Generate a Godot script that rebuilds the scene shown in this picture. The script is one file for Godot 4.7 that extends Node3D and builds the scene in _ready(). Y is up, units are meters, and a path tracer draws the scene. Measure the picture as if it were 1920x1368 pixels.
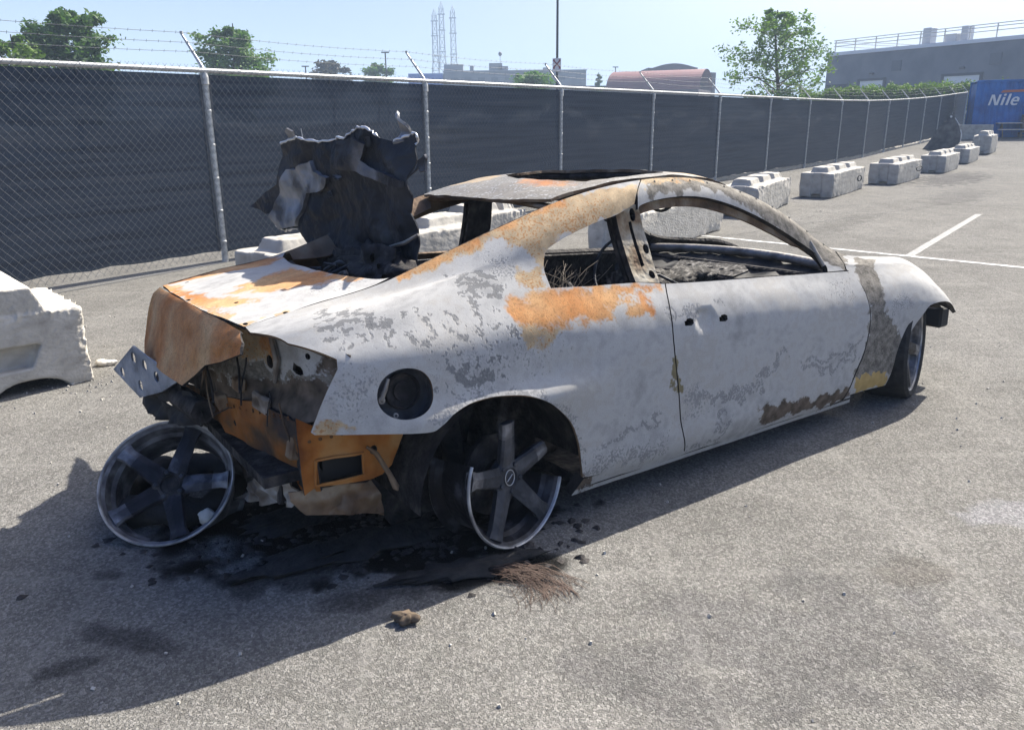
extends Node3D
# A burnt-out coupe on a car park, with a screened chain link fence and a yard behind it.

const D_REAR = [0.866, 0.855, 0.832, 0.749, 0.824, 0.596, 0.852, 0.389, 0.888, 0.18, 0.939, 0.045]
const D_BOT = [0.939, 0.045, 1.399, 0.007, 1.816, 0.013, 2.173, 0.032]
const D_FRONT = [2.173, 0.032, 2.208, 0.136, 2.285, 0.309, 2.311, 0.481, 2.3, 0.646, 2.276, 0.78, 2.218, 0.876]
const BELT = [2.218, 0.876, 1.804, 0.856, 1.398, 0.854, 1.036, 0.853, 0.866, 0.855]
const QW = [0.809, 1.152, 0.698, 1.137, 0.549, 1.137, 0.402, 1.126, 0.316, 1.108, 0.286, 1.082, 0.262, 1.008, 0.26, 0.892]
const QWB = [0.26, 0.892, 0.463, 0.877, 0.715, 0.872, 0.859, 0.855]
const ARCH = [0.323, 0.084, 0.307, 0.151, 0.289, 0.251, 0.243, 0.355, 0.151, 0.443, 0.083, 0.488, 0.016, 0.521, -0.062, 0.54, -0.129, 0.547, -0.223, 0.537, -0.296, 0.508]
const QBOT = [-0.296, 0.508, -0.353, 0.468, -0.403, 0.459, -0.586, 0.486, -0.772, 0.511]
const QREAR = [-0.783, 0.522, -0.752, 0.593, -0.714, 0.659, -0.672, 0.729, -0.655, 0.766]
const QTOP = [-0.658, 0.775, -0.711, 0.808, -0.797, 0.877, -0.895, 1.119]
const DWIN = [0.824, 1.134, 0.855, 1.145, 1.007, 1.153, 1.215, 1.156, 1.425, 1.146, 1.639, 1.128, 1.817, 1.104, 1.988, 1.058, 2.04, 0.931, 2.035, 0.873]
const FARCH = [3.402, 0.768, 3.238, 0.675, 3.039, 0.614, 2.908, 0.561, 2.851, 0.494, 2.739, 0.366, 2.654, 0.27, 2.611, 0.135, 2.598, 0.034]
const T_CPIL = [-0.329, 1.266, -0.092, 1.359, 0.188, 1.282, 0.43, 1.279, 0.661, 1.276, 0.881, 1.228, 0.809, 1.152, 0.698, 1.137, 0.549, 1.137, 0.402, 1.126, 0.316, 1.108, 0.274, 1.067, 0.239, 0.997, 0.228, 1.067, 0.188, 1.161, 0.137, 1.219, 0.045, 1.235, -0.089, 1.238, -0.229, 1.24]
const T_OR1 = [0.023, 0.878, 0.26, 0.878, 0.838, 0.852, 0.809, 0.824, 0.576, 0.82, 0.493, 0.776, 0.484, 0.733, 0.261, 0.746, 0.072, 0.752, 0.04, 0.791]
const T_TAN1 = [0.046, 0.768, 0.262, 0.75, 0.197, 0.688, 0.069, 0.678]
const T_OR2 = [0.613, 0.808, 0.727, 0.806, 0.727, 0.729, 0.592, 0.737]
const T_TAN2 = [0.141, 1.043, 0.255, 1.028, 0.233, 0.896, 0.14, 0.897]
const T_QC = [-0.774, 0.568, -0.709, 0.569, -0.655, 0.5, -0.775, 0.512]
const T_OLIVE = [0.784, 0.521, 0.842, 0.52, 0.872, 0.323, 0.834, 0.356]
const T_YEL = [2.222, 0.163, 2.556, 0.119, 2.591, 0.023, 2.261, 0.047]
const T_SOOT = [2.358, 1.244, 2.542, 1.159, 2.45, 0.742, 2.457, 0.531, 2.673, 0.304, 2.611, 0.101, 2.202, 0.161, 2.275, 0.311, 2.311, 0.481, 2.3, 0.646, 2.267, 0.796]
const T_BROWN = [1.423, 0.162, 1.607, 0.151, 1.884, 0.102, 2.217, 0.112, 2.224, 0.03, 1.791, 0.042, 1.466, 0.053]
const F_A = [-0.67, 1.177, -0.549, 1.076, -0.435, 0.89, -0.445, 0.83, -0.615, 0.835, -0.692, 0.889]
const F_B = [-0.143, 1.166, -0.009, 1.103, 0.054, 0.929, 0.018, 0.866, -0.129, 0.911]
const F_C = [-0.639, 0.75, -0.519, 0.707, -0.573, 0.587, -0.687, 0.528, -0.752, 0.556]
const F_D = [-0.314, 0.735, -0.074, 0.691, -0.015, 0.615, -0.211, 0.572, -0.309, 0.621]
const F_E = [-0.418, 0.916, 0.043, 0.82, 0.015, 0.716, -0.426, 0.777]
const F_F = [0.016, 1.207, 0.148, 1.158, 0.177, 0.975, 0.021, 0.936]
const K1 = [0.418, 0.182, 0.477, 0.216, 0.582, 0.24, 0.677, 0.23, 0.753, 0.287]
const K2 = [0.917, 0.314, 1.056, 0.298, 1.24, 0.273, 1.389, 0.298, 1.576, 0.42]
const K3 = [1.75, 0.366, 1.91, 0.335, 2.122, 0.34, 2.259, 0.419]
const K4 = [1.003, 0.309, 1.112, 0.273, 1.319, 0.244, 1.432, 0.263]
const K5 = [1.713, 0.313, 1.99, 0.263, 2.202, 0.297]
const K6 = [0.956, 0.057, 1.105, 0.047, 1.203, 0.106, 1.137, 0.189]
const K7 = [-0.618, 0.895, -0.639, 0.817]
const K8 = [-0.517, 0.925, -0.528, 0.816]
const K9 = [0.335, 0.118, 0.514, 0.107, 0.735, 0.101]
const K10 = [1.125, 0.125, 1.219, 0.116]
const K11 = [0.816, 0.714, 0.964, 0.715]
const K12 = [1.137, 0.76, 1.144, 0.719]
const DK_FRONT = [-0.409, -0.455, -0.455, -0.211, -0.462, -0.023, -0.448, 0.239, -0.391, 0.468, -0.329, 0.57]
const DK_O1 = [-0.967, -0.559, -0.889, -0.696, -0.919, -0.195, -0.866, 0.068, -0.803, 0.244, -0.787, 0.34, -0.854, 0.313, -0.915, 0.251, -0.925, 0.43, -0.907, 0.63]
const DK_O2 = [-0.813, 0.064, -0.671, -0.016, -0.515, -0.073, -0.427, 0.297, -0.4, 0.463, -0.535, 0.344, -0.683, 0.287]
const DK_O3 = [-0.93, -0.631, -0.731, -0.88, -0.431, -0.631, -0.415, -0.437, -0.523, -0.337, -0.733, -0.453, -0.876, -0.551]
const DK_HOLES = [-0.849, -0.458, -0.944, -0.011, -0.837, 0.276, -0.752, 0.571, -0.889, 0.558]
const BK = [-0.574, 0.952, 0.08, 0.97, 0.668, 0.968, 0.688, 0.948, 0.653, 0.895, 0.371, 0.812, 0.24, 0.717, -0.032, 0.715, -0.452, 0.707, -0.626, 0.816]
const BK_DARK = [0.359, 0.802, 0.378, 0.852, 0.622, 0.937, 0.698, 0.949, 0.653, 0.895]
const POCKET = [0.457, 0.914, 0.702, 0.914, 0.936, 0.905, 0.966, 0.883, 0.858, 0.747, 0.78, 0.646, 0.618, 0.614, 0.56, 0.635, 0.384, 0.647, -0.157, 0.567, -0.438, 0.521, -0.036, 0.705, 0.332, 0.816, 0.417, 0.885]
const LOWER = [-0.438, 0.521, -0.157, 0.567, 0.384, 0.647, 0.56, 0.635, 0.61, 0.606, 0.652, 0.365, 0.615, 0.347, 0.565, 0.414, 0.406, 0.389, 0.308, 0.434, 0.158, 0.458, -0.133, 0.479]
const SIDEIN = [-0.87, 0.678, -0.841, 0.643, -0.764, 0.621, -0.75, 0.593, -0.398, 0.51, -0.455, 0.398, -0.495, 0.37, -0.534, 0.364, -0.753, 0.389, -0.827, 0.385, -0.841, 0.501, -0.865, 0.585]
const VENT = [-0.745, 0.492, -0.567, 0.475, -0.572, 0.391, -0.753, 0.395]
const SHOLE = [-0.521, 0.47]
const FLAPA = [-0.842, 0.385, -0.535, 0.353, -0.492, 0.27, -0.494, 0.195, -0.659, 0.252, -0.784, 0.278, -0.841, 0.353]
const FLAPB = [0.345, 0.375, 0.491, 0.415, 0.598, 0.388, 0.597, 0.291, 0.434, 0.249, 0.293, 0.189, 0.029, 0.135, 0.157, 0.236]
const HOOD = [-0.913, 1.58, -0.828, 1.593, -0.735, 1.601, -0.649, 1.594, -0.54, 1.576, -0.378, 1.585, -0.227, 1.588, -0.16, 1.611, -0.102, 1.625, -0.047, 1.627, -0, 1.613, 0.047, 1.581, 0.142, 1.563, 0.193, 1.577, 0.255, 1.596, 0.289, 1.58, 0.268, 1.54, 0.274, 1.487, 0.247, 1.424, 0.254, 1.349, 0.229, 1.272, 0.241, 1.162, 0.237, 0.981, 0.071, 0.951, -0.162, 0.937, -0.418, 0.935, -0.636, 0.967, -0.759, 1.093, -0.864, 1.147, -1.005, 1.128, -1.159, 1.139, -1.112, 1.214, -1.19, 1.21, -1.4, 1.243, -1.195, 1.32, -1.044, 1.371, -0.986, 1.495]
const RIB1 = [-0.913, 1.449, -0.795, 1.447, -0.755, 1.465, -0.643, 1.49, -0.614, 1.437, -0.453, 1.41, -0.501, 1.362, -0.617, 1.339, -0.724, 1.332, -0.778, 1.255, -0.862, 1.159, -1.086, 1.129, -1.137, 1.198, -1.049, 1.301]
const RIB2 = [-0.229, 1.574, -0.131, 1.588, -0.031, 1.556, -0.077, 1.489, -0.009, 1.46, 0.245, 1.407, 0.241, 1.377, 0.086, 1.396, -0.131, 1.444, -0.325, 1.455]
const SPIKE = [0.15, 1.561, 0.149, 1.616, 0.178, 1.646, 0.134, 1.686, 0.173, 1.67, 0.198, 1.614, 0.2, 1.566]
const FLAPR = [0.246, 1.413, 0.282, 1.487, 0.323, 1.508, 0.39, 1.499, 0.4, 1.493, 0.34, 1.487, 0.335, 1.445, 0.296, 1.441, 0.283, 1.462]
const CURL = [-0.822, 1.593, -0.82, 1.629, -0.785, 1.649, -0.746, 1.632, -0.774, 1.592]
const ROOF_REAR = [0.528, -0.899, 0.336, 0.126, 0.377, 0.482, 0.415, 0.574]
const SUN = [0.619, -0.046, 0.728, 0.087, 0.855, 0.295, 1.036, 0.428, 1.186, 0.493, 0.924, 0.599, 0.768, 0.597, 0.645, 0.492, 0.595, 0.141]
const PLATE = [-0.619, 0.616, -0.376, 0.761, -0.187, 0.717, -0.021, 0.67, -0.18, 0.592, -0.386, 0.528]
const TORN = [-0.519, 0.492, -0.091, 0.651, -0.002, 0.621, 0.119, 0.559, 0.051, 0.487, -0.27, 0.428, -0.378, 0.435, -0.511, 0.45]
const XS = [-0.95, -0.7, -0.4, -0.1, 0.2, 0.5, 0.85, 1.3, 1.8, 2.2, 2.6, 2.9, 3.15, 3.42]
const WK = [0, 0.09, 0.23, 0.37, 0.49, 0.59, 0.67, 0.76, 0.86, 1.07, 1.185, 1.28]
const SEC_Y = [[0.1, 0.2, 0.34, 0.48, 0.6, 0.7, 0.78, 0.85, 0.91, 0.95, 0.95936, 0.968], [0.1, 0.2, 0.34, 0.48, 0.6, 0.7, 0.78, 0.855, 0.919, 0.979, 0.99616, 1.012], [0.1, 0.2, 0.34, 0.48, 0.6, 0.69, 0.78, 0.856, 0.939, 1.014, 1.023, 1.058], [0.1, 0.2, 0.34, 0.48, 0.6, 0.68, 0.775, 0.864, 0.954, 1.059, 1.075, 1.147], [0.1, 0.2, 0.34, 0.48, 0.6, 0.68, 0.775, 0.864, 0.959, 1.084, 1.166, 1.238], [0.1, 0.2, 0.34, 0.48, 0.6, 0.69, 0.775, 0.861, 0.952, 1.124, 1.246, 1.318], [0.1, 0.2, 0.34, 0.48, 0.6, 0.69, 0.77, 0.851, 0.936, 1.154, 1.316, 1.366], [0.1, 0.2, 0.34, 0.48, 0.595, 0.675, 0.75, 0.826, 0.904, 1.129, 1.304, 1.354], [0.1, 0.2, 0.335, 0.465, 0.575, 0.65, 0.715, 0.786, 0.867, 1.024, 1.15, 1.19], [0.1, 0.2, 0.33, 0.45, 0.55, 0.62, 0.68, 0.746, 0.829, 0.884, 0.91312, 0.94], [0.1, 0.2, 0.33, 0.45, 0.55, 0.615, 0.668, 0.73, 0.794, 0.844, 0.85648, 0.868], [0.1, 0.2, 0.32, 0.44, 0.53, 0.59, 0.64, 0.7, 0.754, 0.801, 0.814, 0.826], [0.1, 0.19, 0.29, 0.39, 0.47, 0.525, 0.57, 0.615, 0.659, 0.701, 0.71192, 0.722], [0.1, 0.16, 0.23, 0.3, 0.35, 0.38, 0.41, 0.435, 0.46, 0.48, 0.4852, 0.49]]
const SEC_Z = [[0.66, 0.69, 0.71, 0.725, 0.735, 0.735, 0.72, 0.7, 0.67, 0.635, 0.6142, 0.595], [0.76, 0.79, 0.805, 0.815, 0.823, 0.823, 0.81, 0.787, 0.733, 0.668, 0.62744, 0.59], [0.81, 0.85, 0.868, 0.88, 0.896, 0.858, 0.85, 0.83, 0.765, 0.672, 0.62, 0.575], [0.82, 0.87, 0.885, 0.898, 0.915, 0.872, 0.856, 0.83, 0.76, 0.662, 0.636, 0.56], [0.825, 0.87, 0.886, 0.896, 0.91, 0.866, 0.858, 0.834, 0.768, 0.679, 0.636, 0.56], [0.825, 0.87, 0.882, 0.886, 0.886, 0.88, 0.868, 0.836, 0.772, 0.689, 0.636, 0.56], [0.825, 0.87, 0.88, 0.884, 0.884, 0.88, 0.868, 0.836, 0.776, 0.672, 0.62, 0.56], [0.825, 0.87, 0.88, 0.884, 0.884, 0.88, 0.868, 0.836, 0.778, 0.667, 0.62, 0.56], [0.825, 0.868, 0.88, 0.883, 0.882, 0.878, 0.866, 0.836, 0.778, 0.704, 0.655, 0.605], [0.825, 0.862, 0.874, 0.877, 0.876, 0.872, 0.862, 0.836, 0.788, 0.757, 0.72996, 0.705], [0.815, 0.85, 0.866, 0.874, 0.877, 0.872, 0.86, 0.835, 0.783, 0.74, 0.7166, 0.695], [0.805, 0.84, 0.858, 0.87, 0.877, 0.872, 0.856, 0.825, 0.773, 0.725, 0.7016, 0.68], [0.785, 0.815, 0.835, 0.85, 0.86, 0.86, 0.846, 0.812, 0.758, 0.71, 0.6866, 0.665], [0.73, 0.75, 0.765, 0.775, 0.785, 0.79, 0.79, 0.78, 0.755, 0.715, 0.689, 0.665]]
const BPIL = [0.704, 1.134, 0.809, 1.152, 0.844, 1.143, 0.859, 1.018, 0.851, 0.858, 0.715, 0.872]
const BP_SLOT = [0.77, 1.104, 0.787, 1.104, 0.799, 0.94, 0.777, 0.934]
const BP_HOLES = [0.8, 1.121, 0.824, 0.898, 0.837, 1.005]
const RAIL_HOLE = [0.846, 1.207]
const PIN = [0.927, 0.667, 1.146, 0.663, 1.034, 0.664]

var M := {}
var rng := RandomNumberGenerator.new()
var used := {}
var car: Node3D

func _ready():
	rng.seed = 4711
	set_camera_and_light()
	make_materials()
	build_ground()
	build_fence()
	build_blocks()
	build_background()
	build_yard()
	build_car()
	build_hood()
	build_debris()

# ------------------------------------------------------------------ camera, sky, sun
func set_camera_and_light():
	var cam := Camera3D.new()
	cam.name = "camera"
	var pitch := 0.299503
	var roll := -0.01037
	var fwd := Vector3(0, -sin(pitch), -cos(pitch))
	var up := Vector3(0, cos(pitch), -sin(pitch))
	var rt := Vector3.RIGHT * cos(roll) + up * sin(roll)
	var u2 := -Vector3.RIGHT * sin(roll) + up * cos(roll)
	cam.transform = Transform3D(Basis(rt, u2, -fwd), Vector3(0, 1.613, 0))
	cam.fov = 49.58
	cam.near = 0.05
	cam.far = 3000.0
	add_child(cam)
	cam.current = true
	var env := Environment.new()
	env.background_mode = Environment.BG_SKY
	var sm := ProceduralSkyMaterial.new()
	sm.sky_top_color = Color(0.02, 0.36, 0.76)
	sm.sky_horizon_color = Color(0.83, 0.925, 0.97)
	sm.sky_curve = 0.22
	sm.sky_energy_multiplier = 0.66
	sm.ground_bottom_color = Color(0.30, 0.29, 0.27)
	sm.ground_horizon_color = Color(0.62, 0.66, 0.70)
	sm.sun_angle_max = 75.0
	sm.sun_curve = 0.5
	var sky := Sky.new()
	sky.sky_material = sm
	env.sky = sky
	env.tonemap_mode = Environment.TONE_MAPPER_LINEAR
	env.tonemap_exposure = 2.7
	env.sdfgi_enabled = true
	env.ssao_enabled = true
	env.ssil_enabled = true
	env.fog_enabled = true
	env.fog_density = 0.0015
	env.fog_light_color = Color(0.75, 0.84, 0.95)
	var we := WorldEnvironment.new()
	we.name = "world"
	we.environment = env
	add_child(we)
	var sun := DirectionalLight3D.new()
	sun.name = "sun"
	var az := deg_to_rad(49.5)
	var el := deg_to_rad(45.5)
	var to_sun := Vector3(cos(az) * cos(el), sin(el), -sin(az) * cos(el))
	sun.basis = Basis.looking_at(-to_sun, Vector3.UP)
	sun.light_energy = 1.6
	sun.light_color = Color(1.0, 0.97, 0.92)
	sun.light_angular_distance = 0.5
	sun.shadow_enabled = true
	add_child(sun)

# ------------------------------------------------------------------ helpers: naming
func numbered(called: String) -> String:
	if not used.has(called):
		used[called] = 0
		return called
	used[called] += 1
	return "%s_%03d" % [called, used[called]]

func thing(called: String, label: String, category: String, group := "") -> Node3D:
	var o := Node3D.new()
	o.name = numbered(called)
	add_child(o)
	tag(o, label, category, group)
	return o

func tag(o: Node, label: String, category := "", group := ""):
	o.set_meta("label", label)
	if category != "":
		o.set_meta("category", category)
	if group != "":
		o.set_meta("group", group)

func part(called: String, mesh: Mesh, mat, parent: Node) -> MeshInstance3D:
	var o := MeshInstance3D.new()
	o.name = called if parent != self else numbered(called)
	o.mesh = mesh
	if mat is Material:
		for i in mesh.get_surface_count():
			o.set_surface_override_material(i, mat)
	elif mat is Array:
		for i in mesh.get_surface_count():
			o.set_surface_override_material(i, mat[mini(i, mat.size() - 1)])
	parent.add_child(o, true)
	return o

func struct(called: String, mesh: Mesh, mat) -> MeshInstance3D:
	var o := part(called, mesh, mat, self)
	o.set_meta("kind", "structure")
	return o

# ------------------------------------------------------------------ helpers: colour and textures
func lin(r: float, g: float, b: float, a := 1.0) -> Color:
	return Color(r, g, b, a).linear_to_srgb()

func mat(c: Color, rough := 0.9, metal := 0.0) -> StandardMaterial3D:
	var m := StandardMaterial3D.new()
	m.albedo_color = c
	m.roughness = rough
	m.metallic = metal
	return m

func fnoise(sd: int, freq: float, oct := 4, kind := FastNoiseLite.TYPE_SIMPLEX_SMOOTH) -> FastNoiseLite:
	var n := FastNoiseLite.new()
	n.seed = sd
	n.frequency = freq
	n.noise_type = kind
	n.fractal_type = FastNoiseLite.FRACTAL_FBM
	n.fractal_octaves = oct
	return n

# seamless noise coloured through a ramp of linear colours
func ramp_tex(n: FastNoiseLite, size: int, cols: Array, contrast := 1.0) -> ImageTexture:
	var im: Image = n.get_seamless_image(size, size)
	im.convert(Image.FORMAT_L8)
	var src: PackedByteArray = im.get_data()
	var lut := PackedByteArray()
	lut.resize(256 * 3)
	var k := cols.size() - 1
	for i in 256:
		var t := clampf((i / 255.0 - 0.5) * contrast + 0.5, 0.0, 0.9999) * k
		var j := int(t)
		var c: Color = cols[j].lerp(cols[j + 1], t - j).linear_to_srgb()
		lut[i * 3] = c.r8
		lut[i * 3 + 1] = c.g8
		lut[i * 3 + 2] = c.b8
	var dst := PackedByteArray()
	dst.resize(size * size * 3)
	for i in size * size:
		var v := src[i] * 3
		dst[i * 3] = lut[v]
		dst[i * 3 + 1] = lut[v + 1]
		dst[i * 3 + 2] = lut[v + 2]
	var o := Image.create_from_data(size, size, false, Image.FORMAT_RGB8, dst)
	return ImageTexture.create_from_image(o)

func normal_tex(n: FastNoiseLite, size: int, bump: float) -> ImageTexture:
	var im: Image = n.get_seamless_image(size, size)
	im.convert(Image.FORMAT_RGBA8)
	im.bump_map_to_normal_map(bump)
	return ImageTexture.create_from_image(im)

func tri_mat(tex: Texture2D, scale: float, rough := 0.9, metal := 0.0, ntex: Texture2D = null, ns := 1.0, world := false) -> StandardMaterial3D:
	var m := StandardMaterial3D.new()
	m.albedo_texture = tex
	m.roughness = rough
	m.metallic = metal
	m.metallic_specular = 0.35
	m.uv1_triplanar = true
	m.uv1_world_triplanar = world
	m.uv1_scale = Vector3.ONE * scale
	if ntex:
		m.normal_enabled = true
		m.normal_texture = ntex
		m.normal_scale = ns
	return m

func make_materials():
	var fine_n := normal_tex(fnoise(3, 0.06, 4), 256, 4.0)
	M.fine_n = fine_n
	var L := func(r, g, b): return Color(r, g, b)
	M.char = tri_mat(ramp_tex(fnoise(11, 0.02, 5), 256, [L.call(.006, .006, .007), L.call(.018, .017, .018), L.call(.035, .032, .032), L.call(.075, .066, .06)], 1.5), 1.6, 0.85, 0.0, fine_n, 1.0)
	M.char_blue = tri_mat(ramp_tex(fnoise(12, 0.015, 5), 256, [L.call(.018, .02, .026), L.call(.03, .033, .04), L.call(.05, .052, .06), L.call(.10, .10, .105)], 1.4), 1.3, 0.6, 0.2, fine_n, 0.7)
	M.steel_grey = tri_mat(ramp_tex(fnoise(13, 0.012, 5), 256, [L.call(.10, .09, .08), L.call(.19, .18, .17), L.call(.30, .28, .26), L.call(.36, .33, .29)], 1.5), 1.4, 0.55, 0.35, fine_n, 0.5)
	M.steel_brown = tri_mat(ramp_tex(fnoise(14, 0.012, 5), 256, [L.call(.05, .035, .025), L.call(.12, .075, .045), L.call(.20, .14, .09), L.call(.27, .22, .16)], 1.6), 1.4, 0.75, 0.1, fine_n, 0.6)
	M.rust = tri_mat(ramp_tex(fnoise(15, 0.01, 5), 256, [L.call(.12, .035, .008), L.call(.25, .085, .016), L.call(.33, .13, .03), L.call(.36, .19, .07)], 1.7), 1.0, 0.88, 0.0, fine_n, 0.4)
	M.rust_soot = tri_mat(ramp_tex(fnoise(16, 0.009, 5), 256, [L.call(.035, .03, .028), L.call(.10, .055, .025), L.call(.25, .09, .02), L.call(.31, .13, .035)], 2.0), 1.0, 0.88, 0.0, fine_n, 0.5)
	M.ash_mix = tri_mat(ramp_tex(fnoise(17, 0.012, 5), 256, [L.call(.03, .028, .027), L.call(.10, .075, .055), L.call(.24, .21, .18), L.call(.40, .38, .35)], 2.0), 1.1, 0.85, 0.0, fine_n, 0.5)
	M.galv = tri_mat(ramp_tex(fnoise(18, 0.03, 4), 256, [L.call(.30, .31, .31), L.call(.42, .43, .43), L.call(.52, .53, .53)], 1.4), 2.0, 0.5, 0.35)
	M.wire = mat(lin(.105, .115, .13), 0.55, 0.3)
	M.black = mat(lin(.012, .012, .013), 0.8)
	M.rubber = tri_mat(ramp_tex(fnoise(19, 0.02, 4), 256, [L.call(.012, .012, .013), L.call(.022, .022, .023), L.call(.04, .038, .036)], 1.3), 2.0, 0.85, 0.0, fine_n, 0.6)
	M.alu = tri_mat(ramp_tex(fnoise(20, 0.015, 5), 256, [L.call(.10, .10, .11), L.call(.24, .24, .25), L.call(.38, .38, .39), L.call(.50, .50, .51)], 1.6), 2.5, 0.45, 0.55, fine_n, 0.4)
	M.alu_dark = tri_mat(ramp_tex(fnoise(21, 0.012, 5), 256, [L.call(.006, .006, .008), L.call(.012, .012, .015), L.call(.024, .024, .029), L.call(.10, .10, .115)], 1.5), 2.2, 0.5, 0.3, fine_n, 0.4)
	M.melt = mat(lin(.52, .53, .55), 0.35, 0.7)
	M.bracket = tri_mat(ramp_tex(fnoise(22, 0.012, 5), 256, [L.call(.10, .12, .15), L.call(.21, .24, .29), L.call(.30, .33, .38)], 1.6), 2.0, 0.5, 0.35, fine_n, 0.4)
	M.concrete = tri_mat(ramp_tex(fnoise(23, 0.012, 6), 512, [L.call(.29, .272, .24), L.call(.41, .386, .342), L.call(.47, .445, .397), L.call(.54, .515, .465)], 1.2), 1.1, 0.95, 0.0, normal_tex(fnoise(24, 0.05, 5), 512, 6.0), 0.5, true)
	M.concrete_grey = tri_mat(ramp_tex(fnoise(25, 0.010, 6), 512, [L.call(.22, .208, .185), L.call(.31, .296, .268), L.call(.36, .344, .314), L.call(.43, .412, .376)], 1.2), 0.8, 0.95, 0.0, normal_tex(fnoise(26, 0.05, 5), 256, 5.0), 0.3, true)
	M.bark = tri_mat(ramp_tex(fnoise(27, 0.03, 4), 128, [L.call(.05, .04, .03), L.call(.11, .09, .07)], 1.2), 2.0, 0.95)
	M.pillar = tri_mat(ramp_tex(fnoise(28, 0.014, 5), 256, [L.call(.11, .06, .03), L.call(.22, .17, .11), L.call(.31, .28, .22), L.call(.36, .34, .29)], 1.7), 1.6, 0.7, 0.0, fine_n, 0.6)
	M.hood = tri_mat(ramp_tex(fnoise(29, 0.008, 5), 256, [L.call(.006, .008, .013), L.call(.009, .012, .019), L.call(.014, .017, .025), L.call(.045, .048, .055)], 1.5), 0.7, 0.6, 0.1, fine_n, 0.8)
	M.rib = tri_mat(ramp_tex(fnoise(30, 0.012, 5), 256, [L.call(.06, .06, .065), L.call(.15, .155, .165), L.call(.24, .245, .255), L.call(.30, .30, .31)], 1.6), 1.6, 0.55, 0.3, fine_n, 0.5)
	M.rib_dark = tri_mat(ramp_tex(fnoise(36, 0.010, 5), 256, [L.call(.010, .011, .014), L.call(.018, .019, .024), L.call(.05, .052, .058), L.call(.17, .17, .18)], 1.5), 1.2, 0.6, 0.2, fine_n, 0.6)
	M.soot = tri_mat(ramp_tex(fnoise(39, 0.03, 5), 256, [L.call(.004, .004, .004), L.call(.009, .009, .009), L.call(.018, .017, .016), L.call(.05, .047, .044)], 1.5), 2.2, 0.95, 0.0, fine_n, 1.0)
	M.char_ash = tri_mat(ramp_tex(fnoise(37, 0.03, 5), 256, [L.call(.012, .012, .012), L.call(.03, .028, .027), L.call(.07, .066, .062), L.call(.20, .19, .18)], 1.7), 2.6, 0.9, 0.0, fine_n, 1.0)
	M.alu_mid = tri_mat(ramp_tex(fnoise(38, 0.015, 5), 256, [L.call(.03, .03, .034), L.call(.08, .08, .088), L.call(.16, .16, .17), L.call(.28, .28, .29)], 1.6), 2.5, 0.5, 0.4, fine_n, 0.4)

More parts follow.
